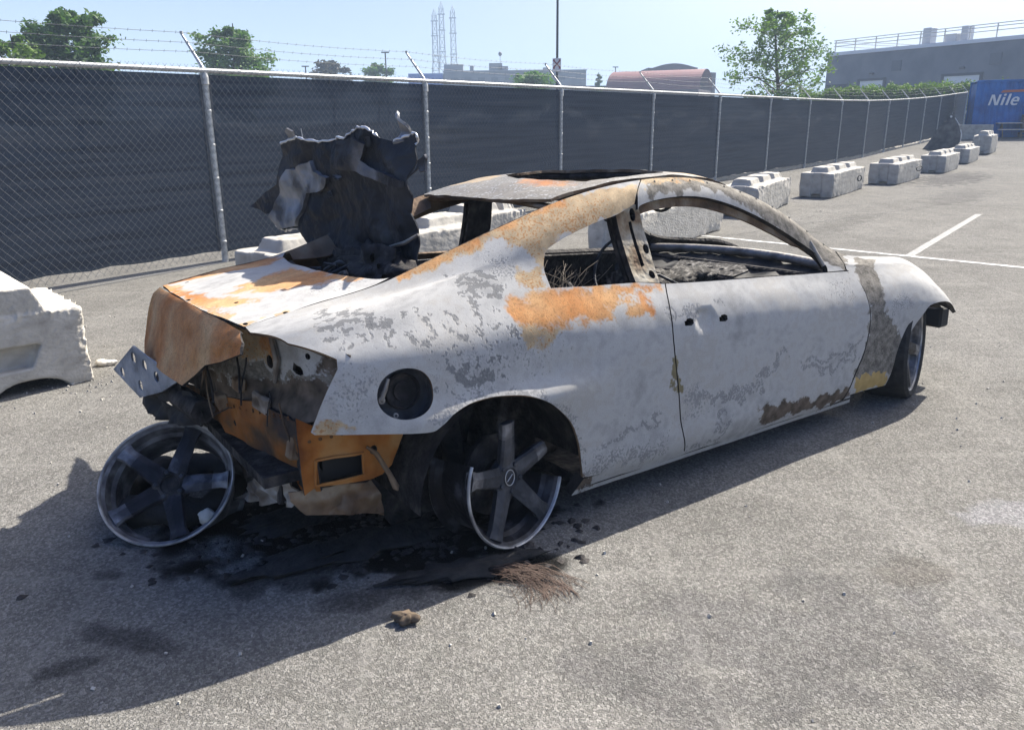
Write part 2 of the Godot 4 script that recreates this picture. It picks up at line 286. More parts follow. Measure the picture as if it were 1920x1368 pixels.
# ------------------------------------------------------------------ helpers: geometry
class MB:
	var v := PackedVector3Array()
	var n := PackedVector3Array()
	var t := PackedVector2Array()
	var i := PackedInt32Array()
	func vert(p: Vector3, nn: Vector3, uv := Vector2.ZERO) -> int:
		v.append(p); n.append(nn); t.append(uv)
		return v.size() - 1
	func tri(a: int, b: int, c: int):
		# wound so that the front is on the side of the normals
		var x := (v[b] - v[a]).cross(v[c] - v[a])
		if x.dot(n[a] + n[b] + n[c]) > 0.0:
			i.append_array([a, c, b])
		else:
			i.append_array([a, b, c])
	func quad(a: Vector3, b: Vector3, c: Vector3, d: Vector3, out := Vector3.ZERO):
		var nn := (b - a).cross(c - a)
		if nn.length() < 1e-12:
			nn = (c - a).cross(d - a)
		nn = nn.normalized()
		if out != Vector3.ZERO and nn.dot(out) < 0.0:
			nn = -nn
		var k := vert(a, nn, Vector2(0, 0))
		vert(b, nn, Vector2(1, 0)); vert(c, nn, Vector2(1, 1)); vert(d, nn, Vector2(0, 1))
		tri(k, k + 1, k + 2); tri(k, k + 2, k + 3)
	func box(x: Transform3D, s: Vector3, bev := 0.0):
		var h := s * 0.5
		bev = minf(bev, minf(h.x, minf(h.y, h.z)) * 0.6)
		for ax in 3:
			for sg in [-1.0, 1.0]:
				var e := Vector3.ZERO; e[ax] = sg
				var a1 := (ax + 1) % 3
				var a2 := (ax + 2) % 3
				var c := []
				for q in [[-1, -1], [1, -1], [1, 1], [-1, 1]]:
					var p := Vector3.ZERO
					p[ax] = sg * h[ax]
					p[a1] = q[0] * (h[a1] - bev)
					p[a2] = q[1] * (h[a2] - bev)
					c.append(x * p)
				quad(c[0], c[1], c[2], c[3], x.basis * e)
		if bev > 0.0:
			for ax in 3:
				var a1 := (ax + 1) % 3
				var a2 := (ax + 2) % 3
				for s1 in [-1.0, 1.0]:
					for s2 in [-1.0, 1.0]:
						var c := []
						for q in [[-1, 0], [1, 0], [1, 1], [-1, 1]]:
							var p := Vector3.ZERO
							p[ax] = q[0] * (h[ax] - bev)
							p[a1] = s1 * (h[a1] - (bev if q[1] == 1 else 0.0))
							p[a2] = s2 * (h[a2] - (bev if q[1] == 0 else 0.0))
							c.append(x * p)
						var o := Vector3.ZERO; o[a1] = s1; o[a2] = s2
						quad(c[0], c[1], c[2], c[3], x.basis * o)
			for sx in [-1.0, 1.0]:
				for sy in [-1.0, 1.0]:
					for sz in [-1.0, 1.0]:
						var s3 := Vector3(sx, sy, sz)
						var q0 := x * (s3 * (h - Vector3(0, bev, bev)))
						var q1 := x * (s3 * (h - Vector3(bev, 0, bev)))
						var q2 := x * (s3 * (h - Vector3(bev, bev, 0)))
						var nn := (x.basis * s3).normalized()
						var k := vert(q0, nn)
						vert(q1, nn); vert(q2, nn)
						tri(k, k + 1, k + 2)
	func tube(pts: Array, rad, sides := 6, caps := true):
		var np := pts.size()
		var ref := Vector3.UP
		var d0: Vector3 = (pts[1] - pts[0]).normalized()
		if absf(d0.dot(ref)) > 0.9:
			ref = Vector3.RIGHT
		var base := v.size()
		for k in np:
			var d: Vector3 = (pts[mini(k + 1, np - 1)] - pts[maxi(k - 1, 0)]).normalized()
			var a := d.cross(ref).normalized()
			var b := a.cross(d).normalized()
			ref = b
			var r: float = rad[k] if rad is Array else rad
			for s in sides + 1:
				var an := TAU * s / sides
				var nn := a * cos(an) + b * sin(an)
				vert(pts[k] + nn * r, nn, Vector2(float(s) / sides, float(k)))
		for k in np - 1:
			for s in sides:
				var q := base + k * (sides + 1) + s
				tri(q, q + 1, q + sides + 2); tri(q, q + sides + 2, q + sides + 1)
		if caps:
			for e in [0, np - 1]:
				var dd: Vector3 = (pts[0] - pts[1]).normalized() if e == 0 else (pts[np - 1] - pts[np - 2]).normalized()
				var c := vert(pts[e], dd)
				for s in sides + 1:
					vert(v[base + e * (sides + 1) + s], dd)
				for s in sides:
					tri(c, c + 1 + s, c + 2 + s)
	# profile of (radius, height along y), turned about y between two angles
	func lathe(prof: Array, x: Transform3D, seg := 48, a0 := 0.0, a1 := TAU):
		for k in prof.size() - 1:
			var p: Vector2 = prof[k]
			var q: Vector2 = prof[k + 1]
			var dn := Vector2(q.y - p.y, -(q.x - p.x)).normalized()
			var base := v.size()
			for s in seg + 1:
				var an := lerpf(a0, a1, float(s) / seg)
				var e := Vector3(cos(an), 0, sin(an))
				var nn := (x.basis * (e * dn.x + Vector3.UP * dn.y)).normalized()
				vert(x * (e * p.x + Vector3.UP * p.y), nn); vert(x * (e * q.x + Vector3.UP * q.y), nn)
			for s in seg:
				var b := base + s * 2
				tri(b, b + 1, b + 3); tri(b, b + 3, b + 2)
	# a flat polygon given thickness: f maps 2D to 3D
	func slab(poly: PackedVector2Array, x: Transform3D, th: float):
		var tr := Geometry2D.triangulate_polygon(poly)
		for sg in [0.0, 1.0]:
			var nn := x.basis.z.normalized() * (1.0 if sg > 0.5 else -1.0)
			var k := v.size()
			for p in poly:
				vert(x * Vector3(p.x, p.y, th * sg), nn, p)
			for j in range(0, tr.size(), 3):
				tri(k + tr[j], k + tr[j + 1], k + tr[j + 2])
		var ctr := Vector2.ZERO
		for j in poly.size():
			var p := poly[j]
			var q := poly[(j + 1) % poly.size()]
			var e := (q - p).orthogonal()
			var mid := (p + q) * 0.5 + e.normalized() * 1e-4
			if Geometry2D.is_point_in_polygon(mid, poly):
				e = -e
			quad(x * Vector3(p.x, p.y, 0), x * Vector3(q.x, q.y, 0), x * Vector3(q.x, q.y, th), x * Vector3(p.x, p.y, th), x.basis * Vector3(e.x, e.y, 0))
	func mesh(into: ArrayMesh = null) -> ArrayMesh:
		var am := into if into else ArrayMesh.new()
		if i.is_empty():
			return am
		var arr := []
		arr.resize(Mesh.ARRAY_MAX)
		arr[Mesh.ARRAY_VERTEX] = v
		arr[Mesh.ARRAY_NORMAL] = n
		arr[Mesh.ARRAY_TEX_UV] = t
		arr[Mesh.ARRAY_INDEX] = i
		am.add_surface_from_arrays(Mesh.PRIMITIVE_TRIANGLES, arr)
		return am

func xf(p: Vector3, yaw := 0.0, pitch := 0.0, roll := 0.0) -> Transform3D:
	return Transform3D(Basis.from_euler(Vector3(pitch, yaw, roll)), p)

func box_mesh(s: Vector3, bev := 0.0, at := Vector3.ZERO) -> ArrayMesh:
	var m := MB.new()
	m.box(Transform3D(Basis(), at), s, bev)
	return m.mesh()

func v2(a: Array) -> PackedVector2Array:
	var o := PackedVector2Array()
	for k in range(0, a.size(), 2):
		o.append(Vector2(a[k], a[k + 1]))
	return o

# smooth curve through the points of a flat list
func curve(a: Array, sub := 5) -> PackedVector2Array:
	var p := v2(a)
	var o := PackedVector2Array()
	for k in p.size() - 1:
		var p0 := p[maxi(k - 1, 0)]
		var p3 := p[mini(k + 2, p.size() - 1)]
		for s in sub:
			o.append(p[k].cubic_interpolate(p[k + 1], p0, p3, float(s) / sub))
	o.append(p[p.size() - 1])
	return o

func rev(p: PackedVector2Array) -> PackedVector2Array:
	var o := p.duplicate()
	o.reverse()
	return o

func moved(p: PackedVector2Array, d: Vector2) -> PackedVector2Array:
	var o := PackedVector2Array()
	for q in p:
		o.append(q + d)
	return o

func circle(c: Vector2, rx: float, ry := -1.0, n := 20, wob := 0.0, sd := 0) -> PackedVector2Array:
	if ry < 0:
		ry = rx
	var o := PackedVector2Array()
	var nz := fnoise(sd + 5, 0.9, 2)
	for k in n:
		var a := TAU * k / n
		var s := 1.0 + wob * nz.get_noise_2d(cos(a) * 2.0, sin(a) * 2.0) * 2.0
		o.append(c + Vector2(cos(a) * rx, sin(a) * ry) * s)
	return o

func dense(p: PackedVector2Array, sp: float) -> PackedVector2Array:
	var o := PackedVector2Array()
	for k in p.size():
		var a := p[k]
		var b := p[(k + 1) % p.size()]
		var d := a.distance_to(b)
		if d < 1e-5:
			continue
		var m := maxi(1, int(ceil(d / sp)))
		for s in m:
			o.append(a.lerp(b, float(s) / m))
	return o

# A sheet of metal: outline and holes in the parameters of f, meshed finely, given a thickness on the inner side.
# Surface 0 is the outer skin, surface 1 the inner skin and the edges.
func sheet(outline: PackedVector2Array, holes: Array, f: Callable, sp: float, th: float, flip := 1.0, uvf = null) -> ArrayMesh:
	var rings := [dense(outline, sp * 0.8)]
	for h in holes:
		rings.append(dense(h, sp * 0.6))
	var pts := PackedVector2Array()
	for r in rings:
		pts.append_array(r)
	var lo := outline[0]
	var hi := outline[0]
	for p in outline:
		lo = lo.min(p)
		hi = hi.max(p)
	var nb := pts.size()
	var bound := pts.duplicate()
	var gy := lo.y + sp * 0.5
	var row := 0
	while gy < hi.y:
		var gx := lo.x + sp * (0.25 if row % 2 == 0 else 0.75)
		while gx < hi.x:
			var q := Vector2(gx, gy)
			if Geometry2D.is_point_in_polygon(q, outline):
				var ok := true
				for h in holes:
					if Geometry2D.is_point_in_polygon(q, h):
						ok = false
						break
				if ok:
					var lim := sp * sp * 0.22
					for b in bound:
						if b.distance_squared_to(q) < lim:
							ok = false
							break
				if ok:
					pts.append(q)
			gx += sp
		gy += sp * 0.87
		row += 1
	var jit := PackedVector2Array()
	var rr := RandomNumberGenerator.new()
	rr.seed = 99
	for p in pts:
		jit.append(p + Vector2(rr.randf_range(-1, 1), rr.randf_range(-1, 1)) * 1e-5)
	var tr := Geometry2D.triangulate_delaunay(jit)
	var a := MB.new()
	var b2 := MB.new()
	var e := 0.004
	for p in pts:
		var c: Vector3 = f.call(p.x, p.y)
		var dx: Vector3 = f.call(p.x + e, p.y) - f.call(p.x - e, p.y)
		var dy: Vector3 = f.call(p.x, p.y + e) - f.call(p.x, p.y - e)
		var nn := dx.cross(dy).normalized() * flip
		var uv: Vector2 = uvf.call(p.x, p.y) if uvf != null else p
		a.vert(c, nn, uv)
		b2.vert(c - nn * th, -nn, uv)
	for k in range(0, tr.size(), 3):
		var c := (pts[tr[k]] + pts[tr[k + 1]] + pts[tr[k + 2]]) / 3.0
		if not Geometry2D.is_point_in_polygon(c, rings[0]):
			continue
		var ok := true
		for h in range(1, rings.size()):
			if Geometry2D.is_point_in_polygon(c, rings[h]):
				ok = false
				break
		if ok:
			a.tri(tr[k], tr[k + 1], tr[k + 2])
			b2.tri(tr[k], tr[k + 1], tr[k + 2])
	var s0 := 0
	for r in rings:
		var m: int = r.size()
		for k in m:
			var p := s0 + k
			var q := s0 + (k + 1) % m
			b2.quad(a.v[p], a.v[q], b2.v[q], b2.v[p])
		s0 += m
	var am := a.mesh()
	return b2.mesh(am)

# surface nets of a signed distance
func surf_net(sdf: Callable, box: AABB, cell: float) -> ArrayMesh:
	var nx := int(ceil(box.size.x / cell)) + 1
	var ny := int(ceil(box.size.y / cell)) + 1
	var nz := int(ceil(box.size.z / cell)) + 1
	var d := PackedFloat32Array()
	d.resize(nx * ny * nz)
	var k := 0
	for z in nz:
		for y in ny:
			for x in nx:
				d[k] = sdf.call(box.position + Vector3(x, y, z) * cell)
				k += 1
	var idx := {}
	var m := MB.new()
	var sy := nx
	var sz := nx * ny
	for z in nz - 1:
		for y in ny - 1:
			for x in nx - 1:
				var o := x + y * sy + z * sz
				var cnt := 0
				var acc := Vector3.ZERO
				var c := [d[o], d[o + 1], d[o + sy], d[o + sy + 1], d[o + sz], d[o + sz + 1], d[o + sz + sy], d[o + sz + sy + 1]]
				var neg := 0
				for q in 8:
					if c[q] < 0.0:
						neg += 1
				if neg == 0 or neg == 8:
					continue
				for ed in [[0, 1], [2, 3], [4, 5], [6, 7], [0, 2], [1, 3], [4, 6], [5, 7], [0, 4], [1, 5], [2, 6], [3, 7]]:
					var u: float = c[ed[0]]
					var w: float = c[ed[1]]
					if (u < 0.0) != (w < 0.0):
						var t := u / (u - w)
						var p0 := Vector3(ed[0] & 1, (ed[0] >> 1) & 1, ed[0] >> 2)
						var p1 := Vector3(ed[1] & 1, (ed[1] >> 1) & 1, ed[1] >> 2)
						acc += p0.lerp(p1, t)
						cnt += 1
				var p := box.position + (Vector3(x, y, z) + acc / cnt) * cell
				var g := Vector3(c[1] + c[3] + c[5] + c[7] - c[0] - c[2] - c[4] - c[6], c[2] + c[3] + c[6] + c[7] - c[0] - c[1] - c[4] - c[5], c[4] + c[5] + c[6] + c[7] - c[0] - c[1] - c[2] - c[3])
				idx[o] = m.vert(p, g.normalized(), Vector2(p.x, p.y))
	for z in range(1, nz - 1):
		for y in range(1, ny - 1):
			for x in range(1, nx - 1):
				var o := x + y * sy + z * sz
				var s := d[o] < 0.0
				if s != (d[o + 1] < 0.0):
					_nq(m, idx, o, o - sy, o - sy - sz, o - sz)
				if s != (d[o + sy] < 0.0):
					_nq(m, idx, o, o - 1, o - 1 - sz, o - sz)
				if s != (d[o + sz] < 0.0):
					_nq(m, idx, o, o - 1, o - 1 - sy, o - sy)
	return m.mesh()

func _nq(m: MB, idx: Dictionary, a: int, b: int, c: int, d: int):
	if idx.has(a) and idx.has(b) and idx.has(c) and idx.has(d):
		m.tri(idx[a], idx[b], idx[c])
		m.tri(idx[a], idx[c], idx[d])

func herm(xs: Array, ys: Array, x: float) -> float:
	var n := xs.size()
	var i := 0
	while i < n - 2 and x > xs[i + 1]:
		i += 1
	var h: float = xs[i + 1] - xs[i]
	var u := clampf((x - xs[i]) / h, -0.3, 1.3)
	var m0 := _slope(xs, ys, i)
	var m1 := _slope(xs, ys, i + 1)
	var u2 := u * u
	var u3 := u2 * u
	return (2 * u3 - 3 * u2 + 1) * ys[i] + (u3 - 2 * u2 + u) * h * m0 + (-2 * u3 + 3 * u2) * ys[i + 1] + (u3 - u2) * h * m1

func _slope(xs: Array, ys: Array, j: int) -> float:
	var n := xs.size()
	if j == 0:
		return (ys[1] - ys[0]) / (xs[1] - xs[0])
	if j == n - 1:
		return (ys[n - 1] - ys[n - 2]) / (xs[n - 1] - xs[n - 2])
	var h0: float = xs[j] - xs[j - 1]
	var h1: float = xs[j + 1] - xs[j]
	return ((ys[j] - ys[j - 1]) / h0 * h1 + (ys[j + 1] - ys[j]) / h1 * h0) / (h0 + h1)

# ground level: flat round the car, climbing gently towards the far corner of the yard
func ground_y(x: float, z: float) -> float:
	var r := clampf(Vector2(x, z).length() - 30.0, 0.0, 25.0)
	return 0.0012 * r * r

# ------------------------------------------------------------------ the ground
func asphalt_material() -> StandardMaterial3D:
	var S := 1024
	var cells := FastNoiseLite.new()
	cells.seed = 31
	cells.noise_type = FastNoiseLite.TYPE_CELLULAR
	cells.frequency = 0.115
	cells.cellular_return_type = FastNoiseLite.RETURN_CELL_VALUE
	cells.cellular_jitter = 1.0
	cells.domain_warp_enabled = true
	cells.domain_warp_amplitude = 6.0
	cells.domain_warp_frequency = 0.08
	var dist: FastNoiseLite = cells.duplicate()
	dist.cellular_return_type = FastNoiseLite.RETURN_DISTANCE2_SUB
	var big := fnoise(32, 0.008, 5)
	var i0: Image = cells.get_seamless_image(S, S)
	var i1: Image = dist.get_seamless_image(S, S)
	var i2: Image = big.get_seamless_image(S, S)
	for im in [i0, i1, i2]:
		im.convert(Image.FORMAT_L8)
	var a := i0.get_data()
	var b := i1.get_data()
	var c := i2.get_data()
	var out := PackedByteArray()
	out.resize(S * S * 3)
	var hgt := PackedByteArray()
	hgt.resize(S * S)
	for k in S * S:
		var v := a[k] / 255.0
		var d := minf(b[k] / 70.0, 1.0)
		var g := c[k] / 255.0
		# pale and dark stones in a grey binder
		var s := lerpf(0.20, 0.56, v * v * 0.7 + v * 0.3) * (0.90 + 0.2 * g)
		var l := lerpf(0.11, s, smoothstep(0.10, 0.55, d))
		var w := fposmod(v * 7.31, 1.0)
		var q := sqrt(l * 1.02) * 255.0
		out[k * 3] = int(clampf(q * (0.985 + 0.035 * w), 0, 255))
		out[k * 3 + 1] = int(clampf(q * (0.985 + 0.015 * w), 0, 255))
		out[k * 3 + 2] = int(clampf(q * (0.975 - 0.01 * w), 0, 255))
		hgt[k] = int(255.0 * smoothstep(0.0, 0.8, d) * (0.45 + 0.55 * v))
	var im := Image.create_from_data(S, S, false, Image.FORMAT_RGB8, out)
	var hi := Image.create_from_data(S, S, false, Image.FORMAT_L8, hgt)
	hi.convert(Image.FORMAT_RGBA8)
	hi.bump_map_to_normal_map(9.0)
	var m := StandardMaterial3D.new()
	m.albedo_texture = ImageTexture.create_from_image(im)
	m.normal_enabled = true
	m.normal_texture = ImageTexture.create_from_image(hi)
	m.normal_scale = 1.0
	m.roughness = 0.95
	m.metallic_specular = 0.2
	# stains, tracks and dust over a stretch of 40 m, on the second UV set
	var D := 1600
	var span := 40.0
	var n1: Image = fnoise(33, 0.006, 5).get_seamless_image(D, D)
	var n2: Image = fnoise(34, 0.035, 4).get_seamless_image(D, D)
	n1.convert(Image.FORMAT_L8)
	n2.convert(Image.FORMAT_L8)
	var p1 := n1.get_data()
	var p2 := n2.get_data()
	var det := PackedByteArray()
	det.resize(D * D * 3)
	for k in D * D:
		var f := 0.76 + 0.09 * (p1[k] / 255.0 - 0.5) + 0.10 * (p2[k] / 255.0 - 0.5)
		det[k * 3] = int(255.0 * f)
		det[k * 3 + 1] = int(254.0 * f)
		det[k * 3 + 2] = int(252.0 * f)
	# [x, z, radius x, radius z, turn, colour factor, raggedness]
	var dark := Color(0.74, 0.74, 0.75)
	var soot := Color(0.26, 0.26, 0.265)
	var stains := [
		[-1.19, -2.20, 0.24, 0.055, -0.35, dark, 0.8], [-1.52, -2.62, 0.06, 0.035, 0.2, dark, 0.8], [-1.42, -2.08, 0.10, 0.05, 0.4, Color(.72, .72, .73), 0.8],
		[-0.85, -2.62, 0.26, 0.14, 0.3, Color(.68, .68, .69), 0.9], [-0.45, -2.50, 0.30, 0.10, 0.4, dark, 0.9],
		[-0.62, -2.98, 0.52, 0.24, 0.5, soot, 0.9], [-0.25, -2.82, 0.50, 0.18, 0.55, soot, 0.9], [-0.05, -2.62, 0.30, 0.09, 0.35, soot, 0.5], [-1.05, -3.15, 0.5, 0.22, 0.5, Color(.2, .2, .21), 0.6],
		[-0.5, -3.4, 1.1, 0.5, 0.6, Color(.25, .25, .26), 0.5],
		[2.15, -3.05, 0.30, 0.13, 0.2, Color(1.12, 1.13, 1.17), 0.9], [1.46, -2.58, 0.16, 0.09, 0.2, Color(.90, .89, .88), 0.7], 
		[-2.0, -1.55, 0.3, 0.12, 0.3, Color(1.2, 1.2, 1.22), 0.9], [5.2, -12.6, 1.5, 0.25, 0.9, Color(.92, .92, .92), 0.9], [9.5, -17.0, 2.0, 0.5, 0.9, Color(.90, .90, .91), 0.9],
		[2.0, -7.5, 0.8, 0.4, 0.3, Color(.94, .94, .94), 0.9], [-3.2, -3.4, 0.5, 0.3, 0.1, Color(.9, .9, .9), 0.9], [0.9, -2.2, 0.7, 0.3, 0.2, Color(.92, .92, .93), 0.9], [12.0, -22.0, 3.0, 0.8, 0.9, Color(.8, .8, .82), 0.9]]
	var rag := fnoise(35, 3.2, 4)
	for st in stains:
		var rr: float = maxf(st[2], st[3]) * 1.7
		var x0 := int(floor((st[0] - rr) / span * D))
		var x1 := int(ceil((st[0] + rr) / span * D))
		var z0 := int(floor((st[1] - rr) / span * D))
		var z1 := int(ceil((st[1] + rr) / span * D))
		for pz in range(z0, z1):
			for px in range(x0, x1):
				var wx: float = px * span / D
				var wz: float = pz * span / D
				var q := Vector2(wx - st[0], wz - st[1]).rotated(st[4])
				var dd := Vector2(q.x / st[2], q.y / st[3]).length()
				dd += rag.get_noise_2d(wx, wz) * st[6] * 1.1
				var al := 1.0 - smoothstep(0.75, 1.1, dd)
				if al <= 0.0:
					continue
				var k := (posmod(pz, D) * D + posmod(px, D)) * 3
				var cc: Color = st[5]
				det[k] = int(clampf(det[k] * lerpf(1.0, cc.r, al), 0, 255))
				det[k + 1] = int(clampf(det[k + 1] * lerpf(1.0, cc.g, al), 0, 255))
				det[k + 2] = int(clampf(det[k + 2] * lerpf(1.0, cc.b, al), 0, 255))
	var di := Image.create_from_data(D, D, false, Image.FORMAT_RGB8, det)
	m.detail_enabled = true
	m.detail_blend_mode = BaseMaterial3D.BLEND_MODE_MUL
	m.detail_uv_layer = BaseMaterial3D.DETAIL_UV_2
	m.detail_albedo = ImageTexture.create_from_image(di)
	return m

func build_ground():
	M.asphalt = asphalt_material()
	var xs := []
	for k in range(-10, 11):
		xs.append(k * 4.0)
	for q in [60.0, 90.0, 150.0, 300.0, 700.0, 1500.0]:
		xs.append(q)
		xs.push_front(-q)
	var zs := []
	for k in range(-14, 5):
		zs.append(k * 4.0)
	for q in [-75.0, -100.0, -150.0, -300.0, -700.0, -1500.0]:
		zs.push_front(q)
	for q in [40.0, 100.0, 500.0]:
		zs.append(q)
	var st := SurfaceTool.new()
	st.begin(Mesh.PRIMITIVE_TRIANGLES)
	for z in zs:
		for x in xs:
			st.set_uv(Vector2(x, z) / 1.05)
			st.set_uv2(Vector2(x, z) / 40.0)
			st.set_normal(Vector3.UP)
			st.add_vertex(Vector3(x, ground_y(x, z), z))
	var w := xs.size()
	for j in zs.size() - 1:
		for k in w - 1:
			var a := j * w + k
			for q in [a, a + 1, a + w + 1, a, a + w + 1, a + w]:
				st.add_index(q)
	st.generate_normals()
	st.generate_tangents()
	struct("ground", st.commit(), M.asphalt)
	# worn white parking lines
	var pn := fnoise(41, 0.02, 5)
	var line_tex := ramp_tex(pn, 256, [Color(.25, .248, .242), Color(.38, .376, .368), Color(.47, .466, .458)], 2.2)
	M.line = tri_mat(line_tex, 1.5, 0.9, 0.0, M.fine_n, 0.6, true)
	M.line_worn = tri_mat(ramp_tex(fnoise(42, 0.03, 5), 256, [Color(.215, .213, .208), Color(.235, .233, .228), Color(.30, .297, .29)], 2.0), 1.5, 0.9, 0.0, M.fine_n, 0.6, true)
	paint_line(Vector2(-9.4, -22.8), Vector2(0.17, -13.95), 0.11, M.line)
	paint_line(Vector2(2.6, -11.6), Vector2(9.5, -5.1), 0.11, M.line)
	paint_line(Vector2(4.85, -9.55), Vector2(8.05, -13.7), 0.10, M.line_worn)
	# cracks: thin dark strips of opened joint
	var cm := mat(lin(.06, .058, .055), 0.95)
	for c in [[[2.4, -10.8], [4.2, -12.3], [6.0, -13.6], [8.6, -15.6], [11.5, -18.5], [14, -20]], [[-3.6, -9.0], [-1.8, -10.3], [0.2, -11.4], [2.4, -12.4]], [[9, -12], [11, -15.2], [12.2, -18.4]]]:
		var mb := MB.new()
		var pts := []
		for k in c.size() - 1:
			for s in 14:
				var t := s / 14.0
				pts.append(Vector3(lerpf(c[k][0], c[k + 1][0], t) + rng.randf_range(-.05, .05), 0.004, lerpf(c[k][1], c[k + 1][1], t) + rng.randf_range(-.05, .05)))
		for k in pts.size() - 1:
			var d: Vector3 = (pts[k + 1] - pts[k]).normalized().cross(Vector3.UP) * rng.randf_range(0.004, 0.014)
			mb.quad(pts[k] - d, pts[k] + d, pts[k + 1] + d, pts[k + 1] - d, Vector3.UP)
		struct("pavement_crack", mb.mesh(), cm)
	# straight dark strip running from the foot of the fence post
	var dstrip := MB.new()
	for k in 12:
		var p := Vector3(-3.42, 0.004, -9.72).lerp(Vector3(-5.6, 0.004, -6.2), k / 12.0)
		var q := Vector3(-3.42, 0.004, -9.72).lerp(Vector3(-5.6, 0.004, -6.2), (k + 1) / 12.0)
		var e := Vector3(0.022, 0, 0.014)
		dstrip.quad(p - e, p + e, q + e, q - e, Vector3.UP)
	struct("dark_ground_strip", dstrip.mesh(), mat(lin(.085, .085, .085), 0.9))

func paint_line(a: Vector2, b: Vector2, w: float, m: Material):
	var mb := MB.new()
	var n := 24
	var d := (b - a).normalized().orthogonal() * w * 0.5
	for k in n:
		var p := a.lerp(b, float(k) / n)
		var q := a.lerp(b, float(k + 1) / n)
		mb.quad(Vector3(p.x - d.x, ground_y(p.x, p.y) + 0.004, p.y - d.y), Vector3(p.x + d.x, ground_y(p.x, p.y) + 0.004, p.y + d.y), Vector3(q.x + d.x, ground_y(q.x, q.y) + 0.004, q.y + d.y), Vector3(q.x - d.x, ground_y(q.x, q.y) + 0.004, q.y - d.y), Vector3.UP)
	struct("parking_line", mb.mesh(), m)

